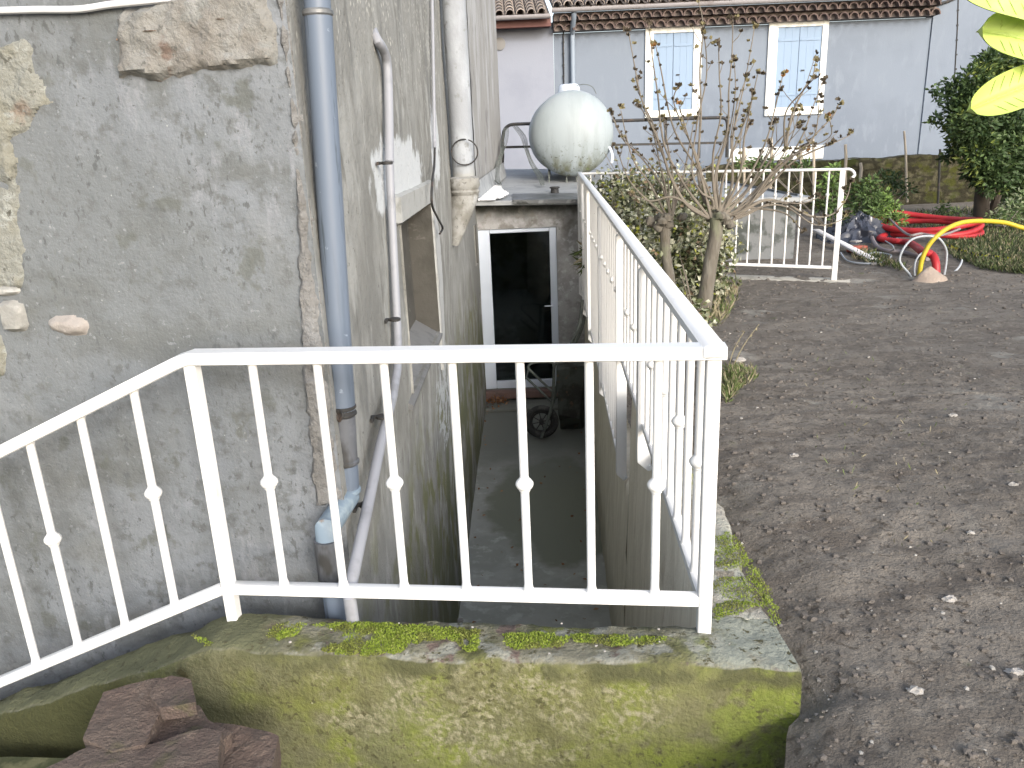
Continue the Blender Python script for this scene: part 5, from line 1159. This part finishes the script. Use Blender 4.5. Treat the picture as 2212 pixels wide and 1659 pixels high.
def cone(a, t):
    th_ = 2 * math.pi * a; k = 1 + .25 * noise.noise(Vector((math.cos(th_), math.sin(th_), t * 2)))
    return (c.x + .20 * t * k * math.cos(th_), c.y + .14 * t * k * math.sin(th_), c.z - .02 + .165 * (1 - t ** 1.3))
mb.grid(cone, frange(0, 1, .04), frange(.001, 1.1, .08), flip=True)
tag(mb.build('sand_mound', MOUND), 'small sandy mound at the foot of the red and yellow conduits', 'mound')

# ------------------------------------------------------------------ foreground: red slabs, stones, slate, leaves
def slab(px, z, th, label, seed, tilt=(0, 0)):
    pts = [atZ(x, y, z) for x, y in px]; c = sum(pts, Vector()) / len(pts); mb = MB(); N = 90; ring = []
    L = len(pts)
    for i in range(N):
        s = i / N * L; a = int(s); t = s - a; p = pts[a].lerp(pts[(a + 1) % L], t); q = p - c; k = 1 + .03 * noise.noise(Vector((p.x * 9, p.y * 9, seed))) + .02 * noise.noise(Vector((p.x * 30, p.y * 30, seed))); ring.append(c + q * k)
    def zt(p): return .006 * noise.noise(Vector((p.x * 8, p.y * 8, seed))) + .004 * noise.noise(Vector((p.x * 25, p.y * 25, seed))) + tilt[0] * (p.x - c.x) + tilt[1] * (p.y - c.y)
    rows = []
    for f_, dz_ in ((.97, -th), (.985, -th * .6), (.99, -th * .25), (1.0, -.004), (.992, 0), (.9, 0), (.8, 0), (.65, 0), (.5, 0), (.35, 0), (.2, 0), (.08, 0)):
        rows.append([c + (p - c) * f_ + Vector((0, 0, dz_ + zt(c + (p - c) * f_) + (.004 * noise.noise(p * 40) if dz_ < -.001 else 0))) for p in ring])
    for r_ in rows:
        for p in r_: mb.v.append(tuple(p))
    for j in range(len(rows) - 1):
        for i in range(N): mb.f.append([j * N + i, j * N + (i + 1) % N, (j + 1) * N + (i + 1) % N, (j + 1) * N + i]); mb.m.append(0)
    mb.f.append([(len(rows) - 1) * N + i for i in range(N)]); mb.m.append(0); mb.f.append([N - 1 - i for i in range(N)]); mb.m.append(0)
    return tag(mb.build('stone_slab', REDST, ang=22), label, 'slab', 'red stone slabs piled below the wall')
H3 = lambda L: [(x / 2, 829.5 + y / 2) for x, y in L]
slab(H3([(355, 1530), (445, 1335), (560, 1305), (700, 1275), (800, 1330), (700, 1400), (660, 1465), (620, 1545), (480, 1575)]), .095, .075, 'dark red slab at the back left of the slab pile, against the mossy wall', 3, (0, .05))
slab(H3([(690, 1275), (740, 1255), (825, 1275), (850, 1385), (760, 1395), (690, 1395), (640, 1340)]), .12, .035, 'smallest red slab lying on the back of the slab pile', 8, (.05, 0))
slab(H3([(640, 1470), (700, 1395), (860, 1385), (900, 1450), (1000, 1500), (900, 1620), (680, 1620)]), .055, .06, 'red slab half covered in the middle of the slab pile', 11)
slab(H3([(930, 1462), (1070, 1480), (1205, 1512), (1165, 1700), (1000, 1760), (900, 1640), (890, 1500)]), .02, .07, 'flat purplish red slab at the right end of the slab pile', 14)
slab(H3([(150, 1690), (300, 1600), (385, 1558), (520, 1572), (650, 1545), (890, 1478), (955, 1495), (945, 1590), (960, 1760), (600, 1850), (200, 1850)]), .085, .08, 'large dark red slab at the front of the slab pile', 17, (0, -.04))
sd = [((2051, 1296), .022, 'round pale stone in the soil, right of the wall corner'), ((2188, 1047), .020, 'pale square stone near the right edge of the soil'), ((2096, 1154), .015, 'white chip lying on the soil above the round pale stone'),
      ((1596, 780), .045, 'flat pale stone by the weeds beside the side railing'), ((2192, 1455), .024, 'whitish crumbly stone low at the right edge'), ((1976, 1495), .022, 'flat pale stone in the soil near the bottom right'),
      ((2058, 900), .022, 'white speckled stone in the middle of the bare soil'), ((1715, 985), .020, 'oblong pale stone nearest the corner of the white railing')]
for (p_, s, lb) in sd:
    p = gpx(*p_, -.0); p = gpx(*p_, p.z); p = gpx(*p_, p.z); mb = MB(); mb.blob(p + Vector((0, 0, s * .1)), (s * .85, s * .62, s * .42), p_[0], .6, 14, 10, fq=2.2); tag(mb.build('stone', PEBBLE), lb, 'stone', 'pale stones on the garden soil')
mb = MB()
for k in range(16):
    x, y = rnd.uniform(560, 1660), rnd.uniform(1352, 1436)
    p = atZ(x, y, WT)
    if ry(p.x) - .13 < p.y < ry(p.x) + .01 and p.x < .62: s = rnd.uniform(.002, .0045); mb.blob(p + Vector((0, 0, .010)), (s, s * .8, s * .7), k, .4, 7, 5)
tag(mb.build('wall_chips', PEBBLE), 'tiny white chips scattered on top of the mossy wall', kind='stuff')
mb = MB(); c = atZ(1748, 1608, -.03); c.x = max(c.x, .70)
M_ = Matrix.Rotation(R(-25), 3, 'Y') @ Matrix.Rotation(R(20), 3, 'Z')
pl_ = [(-.06, -.035), (.02, -.05), (.06, -.01), (.065, .03), (0, .045), (-.05, .03)]
c.z -= .015; a = [c + M_ @ Vector((x * .62, y * .7, .005)) for x, y in pl_]; b = [c + M_ @ Vector((x * .62, y * .7, -.005)) for x, y in pl_]
mb.add(a + b, [tuple(range(6)), tuple(range(11, 5, -1))] + [(i, i + 6, (i + 1) % 6 + 6, (i + 1) % 6) for i in range(6)])
tag(mb.build('slate_piece', SLATE, smooth=False), 'broken grey slate stuck in the soil beside the mossy wall', 'slate')
# leafy branch close to the camera, top right
LYY = .95
lb = thing('leafy_branch', atY(2330, 60, LYY), 'bright yellow green leaves of a near branch hanging in from the top right corner', 'branch')
for (cx_, cy_, hl, hw, ang, cup) in ((2200, -12, 122, 55, 15, .3), (2215, 84, 86, 50, 17, .3), (2196, 194, 96, 40, -22, .25), (2330, 120, 90, 45, 60, .3), (2350, -60, 100, 48, -20, .3), (2440, 40, 105, 50, 20, .3), (2400, 230, 95, 46, 40, .3), (2520, 190, 100, 48, -10, .3), (2480, 330, 100, 46, 25, .3), (2600, 300, 90, 44, 60, .3), (2560, 440, 95, 45, 10, .3)):
    c = atY(cx_, cy_, LYY); ux = (CM @ Vector((1, 0, 0))); uz = (CM @ Vector((0, 1, 0))); un = (CM @ Vector((0, 0, 1))); k = LYY / F * 1.02
    a = R(-ang); U = (ux * math.cos(a) + uz * math.sin(a)); V = (uz * math.cos(a) - ux * math.sin(a)); mb = MB()
    fl = lambda s, t: c + U * (s * hl * k) + V * (t * hw * k * max(0, 1 - abs(s) ** 2.6) ** .5) + un * (.010 * t * t - .012 * s * s + (-.003 * (1 - abs(t) * 6) if abs(t) < .16 else 0))
    mb.grid(fl, frange(-1, 1, .06), frange(-1, 1, .08)); f2 = lambda s, t: fl(s, t) - un * .0012; mb.grid(f2, frange(-1, 1, .06), frange(-1, 1, .08), flip=True)
    lf = mb.build('leaf', FRESH, lb); mb = MB(); mb.tube([fl(q / 10, 0) + un * .0008 for q in range(-9, 10)], [.0011 - .0004 * (q + 9) / 18 for q in range(-9, 10)], 6)
    for q in range(-6, 8, 2):
        for sg in (-1, 1): mb.tube([fl(q / 10, 0) + un * .0006, fl(q / 10 + .12, sg * .45) + un * .0006, fl(q / 10 + .2, sg * .85) + un * .0005], .0004, 5)
    mb.build('midrib', VEIN, lf)
mb = MB(); mb.tube(smooth_path([atY(2206, 108, LYY + .01), atY(2225, 60, LYY + .012), atY(2290, 40, LYY + .02), atY(2380, 110, LYY + .02), atY(2500, 300, LYY + .02), atY(2580, 520, LYY + .03), atY(2600, 900, LYY + .04), Vector((.86, 1.0, .4)), Vector((.84, 1.0, -.05))], 6), [.0025 + .0045 * i / 54 for i in range(55)], 8); mb.build('stem', mat('green_stem', (.10, .13, .04), .6), lb)
